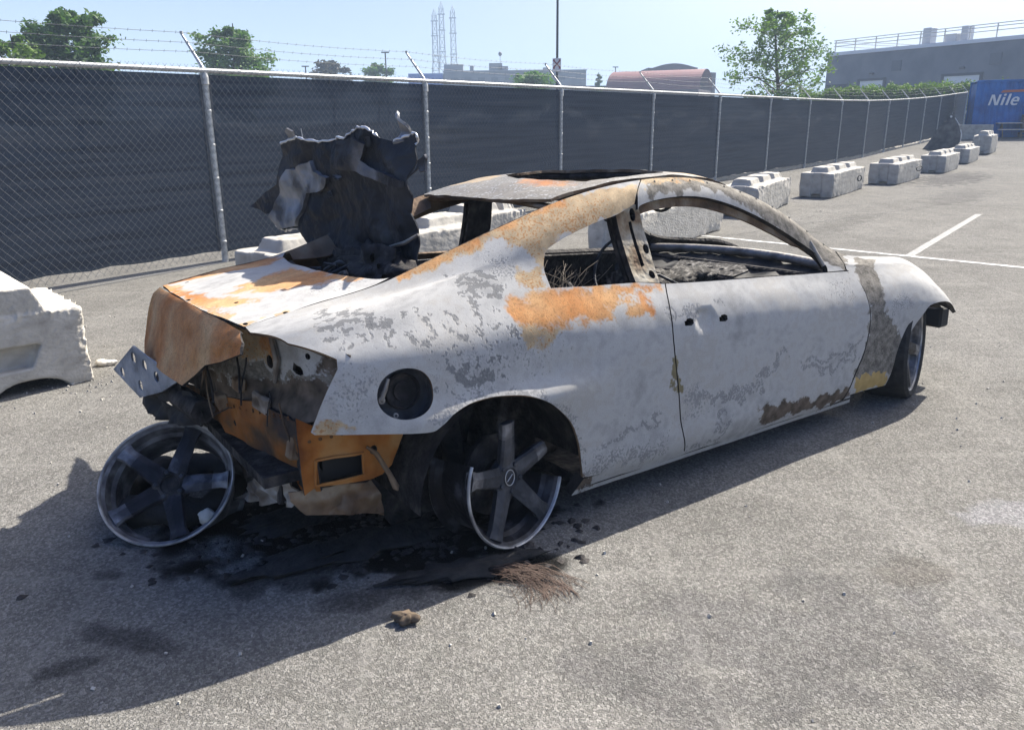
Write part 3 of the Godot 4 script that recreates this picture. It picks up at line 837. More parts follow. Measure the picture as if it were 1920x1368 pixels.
# ------------------------------------------------------------------ the fence
func build_fence():
	var d := Vector3(0.6044, 0, -0.7967)
	var f0 := Vector3(-3.5, 0, -9.64)
	var H := 2.2
	var posts := []
	for k in range(-2, 9):
		posts.append(f0 + d * 3.692 * k)
	# beyond the ninth post the line bends and climbs with the yard
	for q in [[16.62, -36.3], [18.75, -39.0], [20.7, -41.3], [22.7, -43.7], [24.7, -46.1], [26.7, -48.5]]:
		posts.append(Vector3(q[0], 0, q[1]))
	for k in posts.size():
		posts[k].y = ground_y(posts[k].x, posts[k].z)
	var fence := thing("chain_link_fence", "long galvanised chain link fence with black privacy screen and barbed wire arms", "fence")
	var out := d.cross(Vector3.UP).normalized() * -1.0     # away from the car park
	# meshes shared by all the posts
	var pm := MB.new()
	pm.tube([Vector3(0, 0, 0), Vector3(0, H - 0.02, 0)], 0.038, 10)
	for h in [0.25, 0.62, 1.0, 1.38, 1.76]:
		pm.lathe([Vector2(0.041, h - 0.012), Vector2(0.045, h - 0.008), Vector2(0.045, h + 0.008), Vector2(0.041, h + 0.012)], Transform3D(), 10)
	pm.lathe([Vector2(0.040, H - 0.16), Vector2(0.05, H - 0.15), Vector2(0.05, H - 0.07), Vector2(0.044, H - 0.03), Vector2(0.0, H - 0.015)], Transform3D(), 10)
	var post_mesh := pm.mesh()
	var tip := out * 0.36 + Vector3.UP * 0.42
	var am := MB.new()
	# pressed steel arm leaning outward
	am.tube([Vector3(0, H - 0.03, 0), Vector3(0, H + 0.02, 0) + tip * 0.05, Vector3(0, H, 0) + tip], [0.026, 0.022, 0.013], 6)
	for t in [0.45, 0.7, 0.97]:
		am.box(Transform3D(Basis(), Vector3(0, H + 0.018, 0) + tip * t), Vector3(0.03, 0.03, 0.03))
	var arm_mesh := am.mesh()
	for k in posts.size():
		var p: Vector3 = posts[k]
		var o := part("post", post_mesh, M.galv, fence)
		o.position = p
		var a := part("barbed_wire_arm", arm_mesh, M.galv, fence)
		a.position = p
	# screen cloth: a dark open weave that lets a little of the far side through
	var scr := StandardMaterial3D.new()
	var stex := FastNoiseLite.new()
	stex.seed = 51
	stex.frequency = 0.02
	stex.fractal_octaves = 4
	scr.albedo_texture = ramp_tex(stex, 512, [Color(.010, .020, .038), Color(.018, .032, .056), Color(.027, .043, .068), Color(.044, .054, .072)], 1.3)
	scr.uv1_scale = Vector3(1.0, 1.0, 1.0)
	scr.roughness = 0.75
	scr.backlight_enabled = true
	scr.backlight = Color(0.22, 0.26, 0.32)
	scr.transparency = BaseMaterial3D.TRANSPARENCY_ALPHA
	scr.albedo_color = Color(1, 1, 1, 0.982)
	M.screen = scr
	M.tie = mat(lin(.05, .06, .075), 0.6)
	var wire_r := 0.0017
	for k in posts.size() - 1:
		var a: Vector3 = posts[k]
		var b: Vector3 = posts[k + 1]
		var e := (b - a)
		var L := e.length()
		e = e / L
		var up := Vector3.UP
		var nrm := e.cross(up).normalized()       # towards the car park
		var rail := MB.new()
		rail.tube([a + up * H, b + up * H], 0.027, 8)
		for c in 4:
			var rp := a.lerp(b, (c + 0.5) / 4.0) + up * H
			rail.tube([rp - e * 0.012, rp + e * 0.012], 0.031, 8)
		part("top_rail", rail.mesh(), M.galv, fence)
		# the woven wire: two sets of diagonals with their twisted tips above the rail
		var mb := MB.new()
		var near: bool = a.length() < 34.0
		var pitch := 0.085 if near else 0.17
		var y0 := 0.06
		var y1 := H + 0.055
		var slope := 1.0
		var run := (y1 - y0) / 1.15
		for s in [0, 1]:
			var off: Vector3 = nrm * (0.034 + 0.004 * s)
			var u := -run
			while u < L + run:
				var u0: float = u
				var u1: float = u + run
				var t0 := 0.0
				var t1 := 1.0
				if u0 < 0.0:
					t0 = -u0 / run
				if u1 > L:
					t1 = (L - u0) / run
				if t1 > t0 + 0.01:
					var p0 := lerpf(u0, u1, t0)
					var p1 := lerpf(u0, u1, t1)
					var h0 := lerpf(y0, y1, t0)
					var h1 := lerpf(y0, y1, t1)
					if s == 1:
						p0 = L - p0
						p1 = L - p1
					var q0: Vector3 = a + e * p0 + off + up * (h0 + (b.y - a.y) * p0 / L)
					var q1: Vector3 = a + e * p1 + off + up * (h1 + (b.y - a.y) * p1 / L)
					mb.tube([q0, q1], wire_r if near else wire_r * 1.5, 4, false)
				u += pitch
		var wm := part("wire_mesh", mb.mesh(), M.wire, fence)
		wm.set_meta("kind", "stuff")
		# the cloth, slightly slack, a hand's width short of the ground
		var cl := MB.new()
		var nu := 16
		var nv := 8
		var wav := fnoise(60 + k, 0.8, 2)
		var bs := cl.v.size()
		for j in nv + 1:
			for i in nu + 1:
				var u := float(i) / nu
				var vv := float(j) / nv
				var y := lerpf(0.13 + 0.03 * wav.get_noise_2d(u * 6.0, 7.0), H - 0.045, vv)
				var bulge := 0.035 * wav.get_noise_2d(u * 3.0, vv * 2.0) * sin(vv * PI)
				var p := a.lerp(b, lerpf(0.012, 0.988, u)) + up * y - nrm * (0.005 + bulge)
				cl.vert(p, nrm, Vector2((k * 0.37) + u * 0.12, vv * 2.2))
		for j in nv:
			for i in nu:
				var q := bs + j * (nu + 1) + i
				cl.tri(q, q + 1, q + nu + 2)
				cl.tri(q, q + nu + 2, q + nu + 1)
		part("privacy_screen", cl.mesh(), M.screen, fence)
		if near:
			var ti := MB.new()
			for q in 9:
				var tp := a.lerp(b, (q + 0.5) / 9.0) + up * (H - 0.07) + nrm * 0.006
				ti.box(Transform3D(Basis.from_euler(Vector3(0, 0, 0.3 * (q % 3 - 1))), tp), Vector3(0.012, 0.05, 0.01))
			# hemmed ends of the cloth with their brass eyelets
			for s in [0.016, 0.984]:
				var hp := a.lerp(b, s)
				ti.box(Transform3D(Basis(e, up, nrm), hp + up * (0.14 + (H - 0.2) * 0.5)), Vector3(0.035, H - 0.24, 0.006))
				for q in 5:
					ti.lathe([Vector2(0.007, 0.0), Vector2(0.014, 0.002), Vector2(0.007, 0.004)], Transform3D(Basis(e, nrm, up), hp + up * (0.3 + q * 0.42) + nrm * 0.005), 8)
			var tie := part("tie_and_hem", ti.mesh(), M.tie, fence)
			tie.set_meta("kind", "stuff")
		# three strands of barbed wire between the arms
		for s in 3:
			var t: float = [0.45, 0.7, 0.97][s]
			var bw := MB.new()
			var w0 := a + up * (H + 0.02) + tip * t
			var w1 := b + up * (H + 0.02) + tip * t
			var pts := []
			for q in 7:
				var f := q / 6.0
				pts.append(w0.lerp(w1, f) - up * 0.03 * sin(f * PI))
			bw.tube(pts, 0.0024, 4, false)
			var nbar := 26 if near else 0
			for q in nbar:
				var f := (q + 0.5) / nbar
				var c := w0.lerp(w1, f) - up * 0.03 * sin(f * PI)
				bw.tube([c - up * 0.014 - nrm * 0.008, c + up * 0.014 + nrm * 0.008], 0.0022, 3, false)
			part("barbed_wire", bw.mesh(), M.wire, fence)
	# low lumpy kerb of poured concrete along the foot of the far stretch
	for k in range(6, posts.size() - 3):
		var a: Vector3 = posts[k]
		var b: Vector3 = posts[k + 1]
		var kb := MB.new()
		var pts := []
		var rad := []
		for q in 13:
			pts.append(a.lerp(b, q / 12.0) - (b - a).normalized().cross(Vector3.UP) * 0.16 + Vector3.UP * 0.03)
			rad.append(0.10 + 0.025 * sin(q * 2.1 + k))
		kb.tube(pts, rad, 8)
		struct("kerb", kb.mesh(), M.concrete)
	# seam where two lengths of cloth meet: lashing of pale cord, and a torn eyelet
	var sm := MB.new()
	var sp: Vector3 = posts[2] + d * 1.28 + d.cross(Vector3.UP) * 0.045
	sm.tube([sp + Vector3.UP * 1.55, sp + d * 0.02 + Vector3.UP * 1.36, sp + d * 0.045 + Vector3.UP * 1.1, sp + d * 0.055 + Vector3.UP * 0.95], [0.004, 0.011, 0.011, 0.006], 5)
	part("lashing_cord", sm.mesh(), mat(lin(.5, .5, .5), 0.8), fence)

# ------------------------------------------------------------------ concrete blocks
func sd_box(p: Vector3, h: Vector3, r: float) -> float:
	var q := p.abs() - h + Vector3.ONE * r
	return q.max(Vector3.ZERO).length() + minf(maxf(q.x, maxf(q.y, q.z)), 0.0) - r

# interlocking block: length along x, knobs on top, a groove in the end faces, a lifting notch below
func block_mesh(L: float, W: float, H: float, knob: float, cell: float, sd: int, chip: float, pocket := false) -> ArrayMesh:
	var nz := fnoise(sd, 2.6, 3)
	var nf := fnoise(sd + 1, 11.0, 3)
	var f := func(p: Vector3) -> float:
		var b := sd_box(p - Vector3(0, H * 0.5, 0), Vector3(L, H, W) * 0.5, 0.012)
		var rough: float = nf.get_noise_3dv(p) * 0.004 * chip + nz.get_noise_3dv(p) * 0.004 * chip
		# knobs in a row down the middle
		var k := 9.0
		var nk := 3
		for i in nk:
			var cx := (i - (nk - 1) * 0.5) * L / nk
			var kp := p - Vector3(cx, H, 0)
			var taper := clampf(kp.y / knob, 0.0, 1.0) * 0.04
			k = minf(k, sd_box(kp, Vector3(L / nk * 0.36 - taper, knob, W * 0.27 - taper), 0.008))
		b = minf(b, k)
		# upright groove in the near end
		var g := sd_box(p - Vector3(-L * 0.5, H * 0.5, 0), Vector3(0.035, H * 0.7, W * 0.15), 0.01)
		b = maxf(b, -g)
		# lifting notch under the near end
		var nt := sd_box(p - Vector3(-L * 0.5, 0, 0), Vector3(0.10, 0.075, 0.09), 0.02)
		b = maxf(b, -nt)
		if pocket:
			var pk := sd_box(p - Vector3(-L * 0.5, H * 0.30, W * 0.05), Vector3(0.07, 0.075, W * 0.30), 0.02)
			b = maxf(b, -pk)
			var un := Vector2(p.y / 0.11, (p.z - 0.02) / 0.28).length() - 1.0
			b = maxf(b, -maxf(un * 0.1, p.x + L * 0.5 - 0.5))
		# corners knocked off
		var edge := absf(p.x) / (L * 0.5) + absf(p.z) / (W * 0.5) + absf(p.y - H * 0.5) / (H * 0.5)
		var bite := maxf(0.0, edge - 2.1) * 0.07 * chip * (0.6 + nz.get_noise_3dv(p * 1.7 + Vector3(9, 2, 5)) * 1.6)
		return b + rough * smoothstep(1.2, 2.1, edge) + maxf(bite, 0.0)
	return surf_net(f, AABB(Vector3(-L * 0.5 - cell * 2, -cell * 1.5, -W * 0.5 - cell * 2), Vector3(L + cell * 4, H + knob + cell * 3, W + cell * 4)), cell)

# the near block: knob flush with its face, a sloping pocket, a hollow under the foot, crumbled corner
func near_block() -> ArrayMesh:
	var L := 0.9
	var W := 1.2
	var H := 0.51
	var nz := fnoise(81, 3.0, 3)
	var nf := fnoise(82, 22.0, 4)
	var f := func(p: Vector3) -> float:
		var b := sd_box(p - Vector3(0, H * 0.5, 0), Vector3(L, H, W) * 0.5, 0.008)
		var kp := p - Vector3(-0.02, H, -0.02)
		var sl := clampf(kp.y / 0.16, 0.0, 1.0) * 0.07
		b = minf(b, sd_box(kp, Vector3(L * 0.47, 0.16, 0.42 - sl), 0.008))
		# pocket with a sloping floor
		var q := p - Vector3(-L * 0.5, 0.235, -0.12)
		var pk := sd_box(q, Vector3(0.085, 0.075, 0.42 + q.y * 0.5), 0.015)
		b = maxf(b, -pk)
		# hollow worn under the foot
		var hol := Vector3((p.x + L * 0.5) / 0.5, p.y / 0.085, (p.z - 0.25) / 0.20).length() - 1.0
		b = maxf(b, -hol * 0.085)
		# crumbled edges
		var ex := L * 0.5 - absf(p.x)
		var ey := minf(absf(p.y), absf(H - p.y))
		var ez := W * 0.5 - absf(p.z)
		var e2 := ex + ey + ez - maxf(ex, maxf(ey, ez))
		var n1: float = nz.get_noise_3dv(p)
		var n2: float = nf.get_noise_3dv(p)
		var worn := 1.0 - smoothstep(0.0, 0.07 + 0.04 * n1, e2)
		return b + worn * (0.005 + 0.006 * n1 + 0.024 * n2) + n2 * 0.0006
	return surf_net(f, AABB(Vector3(-0.49, -0.03, -0.64), Vector3(0.98, 0.80, 1.28)), 0.0165)

func build_blocks():
	var g := "concrete blocks in the yard"
	var far_a := block_mesh(2.9, 0.70, 0.52, 0.11, 0.024, 71, 0.35)
	var far_b := block_mesh(2.6, 0.70, 0.52, 0.11, 0.024, 75, 0.8)
	var near := near_block()
	# near end corner (x, z), direction along the length
	var list := [
		["pale chipped concrete block at the left edge of the photo near the car's rear", near, Vector2(-3.51, -4.90), 2.31, M.concrete],
		["grey concrete block just beyond the boot lid, mostly hidden behind the car", far_a, Vector2(-1.4, -8.15), 0.93, M.concrete_grey],
		["small piece of concrete block seen through the rear window beside the charred panel", far_b, Vector2(-0.37, -10.27), 0.93, M.concrete_grey],
		["pale concrete block seen through the empty side window behind the door pillar", far_a, Vector2(2.1, -11.1), 0.95, M.concrete],
		["worn concrete block with crumbled bottom edge seen behind the windscreen pillar", far_b, Vector2(4.55, -14.85), 1.04, M.concrete_grey],
		["square edged concrete block, next in the row beyond the windscreen pillar", far_a, Vector2(7.25, -18.1), 0.96, M.concrete_grey],
		["concrete block with a wire loop on its side, middle of the row", far_a, Vector2(10.15, -21.3), 0.93, M.concrete_grey],
		["concrete block just before the excavator bucket", far_a, Vector2(13.4, -25.3), 0.95, M.concrete_grey],
		["concrete block standing below the excavator bucket", far_a, Vector2(16.6, -29.8), 0.95, M.concrete_grey],
		["tall concrete block at the far end of the row", far_b, Vector2(20.1, -34.6), 0.95, M.concrete_grey]]
	for k in list.size():
		var a = list[k]
		var p: Vector2 = a[2]
		var o := part("concrete_block", a[1], a[4], self)
		o.position = Vector3(p.x, ground_y(p.x, p.y) - 0.004, p.y)
		o.rotation.y = a[3]
		if k == 2:
			o.scale = Vector3(0.4, 1.0, 1.0)
		if k == 9:
			o.scale = Vector3(0.95, 1.45, 1.0)
		tag(o, a[0], "block", g)
	# lifting loops of wire rope on two of the sides
	for q in [[10.55, -20.95, 0.93], [7.65, -17.75, 0.96]]:
		var mb := MB.new()
		var pts := []
		var dr := Vector3(cos(q[2]), 0, -sin(q[2]))
		var nn := Vector3(sin(q[2]), 0, cos(q[2]))
		for s in 15:
			var t := TAU * s / 14.0
			pts.append(Vector3(q[0], 0.34, q[1]) + nn * (0.025 + 0.02 * cos(t)) + dr * cos(t) * 0.24 * (1.0 if q[0] > 9 else 0.35) + Vector3.UP * sin(t) * 0.06)
		mb.tube(pts, 0.012, 5, false)
		var o := part("wire_loop", mb.mesh(), M.black, self)
		tag(o, "dark wire lifting loop on the side of the concrete block in mid row" if q[0] > 9 else "small dark lifting hook on the side of the square edged concrete block", "wire loop")

# ------------------------------------------------------------------ things at the far end of the yard
func build_yard():
	# shipping container
	var blue := tri_mat(ramp_tex(fnoise(91, 0.01, 5), 256, [Color(.005, .075, .25), Color(.008, .105, .34), Color(.012, .13, .40)], 1.5), 0.4, 0.5)
	M.blue = blue
	var c0 := Vector3(24.75, 0, -44.1)
	c0.y = ground_y(c0.x, c0.z)
	var along := Vector3(0.93, 0, 0.368).normalized()
	var inn := Vector3.UP.cross(along)
	var B := Basis(along, Vector3.UP, along.cross(Vector3.UP).normalized())
	var con := thing("shipping_container", "blue corrugated shipping container with white lettering at the right edge", "container")
	con.transform = Transform3D(B, c0)
	var L := 12.2
	var H := 2.9
	var D := 2.44
	var w := MB.new()
	var n := int(L / 0.28)
	for k in n:
		var x0 := 0.1 + k * (L - 0.2) / n
		var dx := (L - 0.2) / n
		var pr := [Vector2(0, 0), Vector2(0.25, 0), Vector2(0.40, -0.036), Vector2(0.65, -0.036), Vector2(0.80, 0), Vector2(1.0, 0)]
		for q in pr.size() - 1:
			var a: Vector2 = pr[q]
			var b: Vector2 = pr[q + 1]
			w.quad(Vector3(x0 + a.x * dx, 0.16, -0.02 + a.y), Vector3(x0 + b.x * dx, 0.16, -0.02 + b.y), Vector3(x0 + b.x * dx, H - 0.1, -0.02 + b.y), Vector3(x0 + a.x * dx, H - 0.1, -0.02 + a.y), Vector3(0, 0, 1))
	part("side_wall", w.mesh(), blue, con)
	var fr := MB.new()
	for x in [0.05, L - 0.05]:
		for z in [-0.05, -D + 0.05]:
			fr.box(Transform3D(Basis(), Vector3(x, H * 0.5, z)), Vector3(0.16, H, 0.12), 0.01)
	for y in [0.08, H - 0.05]:
		for z in [-0.05, -D + 0.05]:
			fr.box(Transform3D(Basis(), Vector3(L * 0.5, y, z)), Vector3(L - 0.16, 0.13, 0.09), 0.01)
	part("frame", fr.mesh(), blue, con)
	part("roof", box_mesh(Vector3(L - 0.1, 0.03, D - 0.1), 0.0, Vector3(L * 0.5, H - 0.03, -D * 0.5)), blue, con)
	part("floor", box_mesh(Vector3(L - 0.1, 0.1, D - 0.1), 0.0, Vector3(L * 0.5, 0.15, -D * 0.5)), blue, con)
	part("end_wall", box_mesh(Vector3(0.05, H - 0.25, D - 0.2), 0.0, Vector3(0.06, H * 0.5, -D * 0.5)), blue, con)
	part("back_wall", box_mesh(Vector3(L - 0.2, H - 0.25, 0.05), 0.0, Vector3(L * 0.5, H * 0.5, -D + 0.06)), blue, con)
	var tm := TextMesh.new()
	var sf := SystemFont.new()
	sf.font_names = PackedStringArray(["Droid Sans"])
	sf.font_weight = 700
	tm.font = sf
	tm.text = "Nile"
	tm.font_size = 64
	tm.pixel_size = 0.0115
	tm.depth = 0.01
	tm.horizontal_alignment = HORIZONTAL_ALIGNMENT_LEFT
	tm.vertical_alignment = VERTICAL_ALIGNMENT_BOTTOM
	var tx := part("lettering", tm, mat(lin(.62, .63, .64), 0.7), con)
	tx.transform = Transform3D(Basis(Vector3(1, 0, 0), Vector3(0.22, 1, 0), Vector3(0, 0, 1)), Vector3(0.50, 1.46, 0.012))
	var sw := MB.new()
	sw.slab(PackedVector2Array([Vector2(1.12, 2.27), Vector2(2.8, 2.31), Vector2(2.8, 2.43), Vector2(1.22, 2.39)]), Transform3D(Basis(), Vector3(0, 0, 0.006)), 0.006)
	part("stripe", sw.mesh(), mat(lin(.42, .12, .05), 0.7), con)

	# picnic table and pallets in front of the container
	var pale := tri_mat(ramp_tex(fnoise(92, 0.02, 4), 128, [Color(.42, .41, .39), Color(.58, .57, .55)], 1.3), 1.0, 0.8)
	var wood := tri_mat(ramp_tex(fnoise(93, 0.02, 4), 128, [Color(.10, .085, .07), Color(.22, .19, .15)], 1.4), 1.0, 0.9)
	var tb := thing("picnic_table", "pale plank table with a bench in front of the blue container", "table")
	tb.transform = Transform3D(B, Vector3(25.6, ground_y(25.6, -43.2), -43.2))
	part("table_top", box_mesh(Vector3(1.6, 0.05, 0.7), 0.01, Vector3(0.8, 0.76, -0.3)), pale, tb)
	part("bench", box_mesh(Vector3(1.8, 0.05, 0.26), 0.01, Vector3(0.9, 0.44, 0.35)), pale, tb)
	for x in [0.25, 1.4]:
		var lg := MB.new()
		lg.tube([Vector3(x, 0, 0.45), Vector3(x, 0.74, -0.2)], 0.035, 4)
		lg.tube([Vector3(x, 0, -0.85), Vector3(x, 0.74, -0.35)], 0.035, 4)
		part("leg", lg.mesh(), wood, tb)
	var ps := thing("pallet_stack", "stack of weathered wooden pallets against the blue container", "pallets")
	ps.transform = Transform3D(B, Vector3(26.6, ground_y(26.6, -42.7), -42.7))
	for k in 8:
		var pl := MB.new()
		for q in 5:
			pl.box(Transform3D(Basis(), Vector3(0.6, 0.13, -0.1 - q * 0.22)), Vector3(1.2, 0.022, 0.12))
			pl.box(Transform3D(Basis(), Vector3(0.6, 0.012, -0.1 - q * 0.22)), Vector3(1.2, 0.022, 0.12))
		for q in 3:
			pl.box(Transform3D(Basis(), Vector3(0.06 + q * 0.54, 0.072, -0.54)), Vector3(0.09, 0.095, 1.0))
		var o := part("pallet", pl.mesh(), wood, ps)
		o.position = Vector3(rng.randf_range(-.05, .05), k * 0.148, rng.randf_range(-.04, .04))

	# grey slab leaning by the container
	var slab := part("concrete_slab", box_mesh(Vector3(1.6, 0.75, 0.3), 0.02, Vector3(0, 0.375, 0)), M.concrete_grey, self)
	slab.position = Vector3(24.3, ground_y(24.3, -42.9), -42.9)
	slab.rotation.y = -0.35
	tag(slab, "dark grey upright concrete slab between excavator bucket and container", "slab")

	# excavator bucket standing on its back, hinge up
	var bk := thing("excavator_bucket", "grey steel excavator bucket standing upright behind the concrete blocks", "bucket")
	bk.position = Vector3(19.6, ground_y(19.6, -36.9), -36.9)
	bk.rotation.y = -0.49
	var steel := tri_mat(ramp_tex(fnoise(94, 0.02, 4), 128, [Color(.05, .052, .058), Color(.085, .088, .095), Color(.14, .14, .145)], 1.3), 1.2, 0.6, 0.2)
	var prof := PackedVector2Array([Vector2(-0.85, 0.02), Vector2(-0.62, 0.36), Vector2(-0.40, 0.85), Vector2(-0.12, 1.22), Vector2(0.22, 1.30), Vector2(0.48, 1.05), Vector2(0.60, 0.72), Vector2(0.60, 0.36), Vector2(0.44, 0.02)])
	for s in [0.0, 1.06]:
		var sl := MB.new()
		sl.slab(prof, Transform3D(Basis(), Vector3(0, 0, -s)), 0.04)
		part("side_plate", sl.mesh(), steel, bk)
	var sh := MB.new()
	for k in range(0, prof.size() - 1):
		var a := prof[k]
		var b := prof[k + 1]
		if k > 0:
			sh.quad(Vector3(a.x, a.y, 0.0), Vector3(b.x, b.y, 0.0), Vector3(b.x, b.y, -1.06), Vector3(a.x, a.y, -1.06))
	part("shell", sh.mesh(), steel, bk)
	var bright := mat(lin(.55, .56, .57), 0.5, 0.2)
	var hp := part("wear_plate", box_mesh(Vector3(0.42, 0.03, 0.75), 0.008), bright, bk)
	hp.transform = xf(Vector3(0.40, 1.22, -0.5), 0, 0, -0.95)
	for z in [-0.3, -0.7]:
		var er := MB.new()
		er.slab(PackedVector2Array([Vector2(-0.05, 1.2), Vector2(0.3, 1.2), Vector2(0.26, 1.52), Vector2(0.06, 1.58), Vector2(-0.06, 1.48)]), Transform3D(Basis(), Vector3(0, 0, z)), 0.07)
		part("hinge_ear", er.mesh(), steel, bk)
	var pin := MB.new()
	pin.tube([Vector3(0.12, 1.44, -0.1), Vector3(0.12, 1.44, -0.9)], 0.05, 8)
	part("hinge_pin", pin.mesh(), bright, bk)
	for z in [-0.12, -0.5, -0.88]:
		var rb := MB.new()
		var pts := []
		for q in 7:
			var t := q / 6.0
			pts.append(Vector3(lerpf(0.56, 0.50, t) + 0.09 * sin(t * PI), lerpf(0.85, 0.14, t), z))
		rb.tube(pts, 0.04, 6)
		part("rib", rb.mesh(), bright, bk)

# ------------------------------------------------------------------ trees
func leaf_mat(a: Color, b: Color) -> StandardMaterial3D:
	var m := tri_mat(ramp_tex(fnoise(int(a.g * 9000.0), 0.02, 3), 64, [a, b], 1.6), 0.35, 0.7)
	m.backlight_enabled = true
	m.backlight = Color(0.7, 0.8, 0.35)
	m.cull_mode = BaseMaterial3D.CULL_DISABLED
	return m

# trunk with limbs, and a crown of leaf-sized faces clumped round the ends of the twigs
func tree(called: String, label: String, base: Vector3, height: float, spread: float, crown_from: float, limbs: int, leaves: int, leaf: float, m: Material, sd: int, airy := 0.5, cone := false):
	var r := RandomNumberGenerator.new()
	r.seed = sd
	var t := thing(called, label, "tree", "trees beyond the fence")
	t.position = base
	var tr := MB.new()
	var top := Vector3(r.randf_range(-.05, .05) * height, height * 0.93, r.randf_range(-.05, .05) * height)
	var tp := []
	var rad := []
	for k in 6:
		var f := k / 5.0
		tp.append(Vector3(0, 0, 0).lerp(top, f) + Vector3(sin(f * 5.0 + sd) * 0.02, 0, cos(f * 4.0 + sd) * 0.02) * height)
		rad.append(lerpf(0.022, 0.004, f) * height)
	tr.tube(tp, rad, 7)
	var clumps := []
	for k in limbs:
		var f := lerpf(crown_from * 0.85, 0.96, (k + 0.5) / limbs)
		var s: Vector3 = Vector3.ZERO.lerp(top, f)
		var an := k * 2.399 + r.randf_range(-.5, .5)
		var prof: float
		var g := (f - crown_from) / (1.0 - crown_from)
		if cone:
			prof = 1.05 - g
		else:
			prof = sqrt(maxf(0.06, 1.0 - pow(absf(g * 1.9 - 0.75), 2.0)))
		var ln := spread * maxf(prof, 0.16) * r.randf_range(0.72, 1.12)
		var e := s + Vector3(cos(an) * ln, ln * r.randf_range(0.05, 0.45) * (0.2 if cone else 1.0), sin(an) * ln)
		var mid := s.lerp(e, 0.5) + Vector3(0, ln * 0.08, 0)
		tr.tube([s, mid, e], [0.008 * height * (1.1 - f), 0.005 * height * (1.1 - f) + 0.01, 0.008], 5)
		clumps.append([e, ln * 0.42])
		clumps.append([mid, ln * 0.38])
		for q in 3:
			var bp := s.lerp(e, r.randf_range(0.45, 0.95))
			var tw := bp + Vector3(r.randf_range(-1, 1), r.randf_range(-.3, .7), r.randf_range(-1, 1)) * ln * 0.4
			tr.tube([bp, tw], [0.012, 0.005], 4, false)
			clumps.append([tw, ln * 0.30])
	part("trunk", tr.mesh(), M.bark, t)
	var lf := MB.new()
	for k in leaves:
		var c = clumps[r.randi() % clumps.size()]
		var o: Vector3 = Vector3(r.randfn(), r.randfn() * 0.7, r.randfn()) * (c[1] * airy)
		var p: Vector3 = c[0] + o
		if p.y < height * crown_from * 0.55:
			continue
		var a := Vector3(r.randfn(), r.randfn() * 0.6, r.randfn()).normalized()
		var b := a.cross(Vector3(r.randfn(), r.randfn(), r.randfn())).normalized()
		var sz := leaf * r.randf_range(0.6, 1.25)
		var nn := a.cross(b)
		var i := lf.vert(p - a * sz, nn)
		lf.vert(p + b * sz * 0.5, nn)
		lf.vert(p + a * sz, nn)
		lf.vert(p - b * sz * 0.5, nn)
		lf.tri(i, i + 1, i + 2)
		lf.tri(i, i + 2, i + 3)
	part("crown", lf.mesh(), m, t)

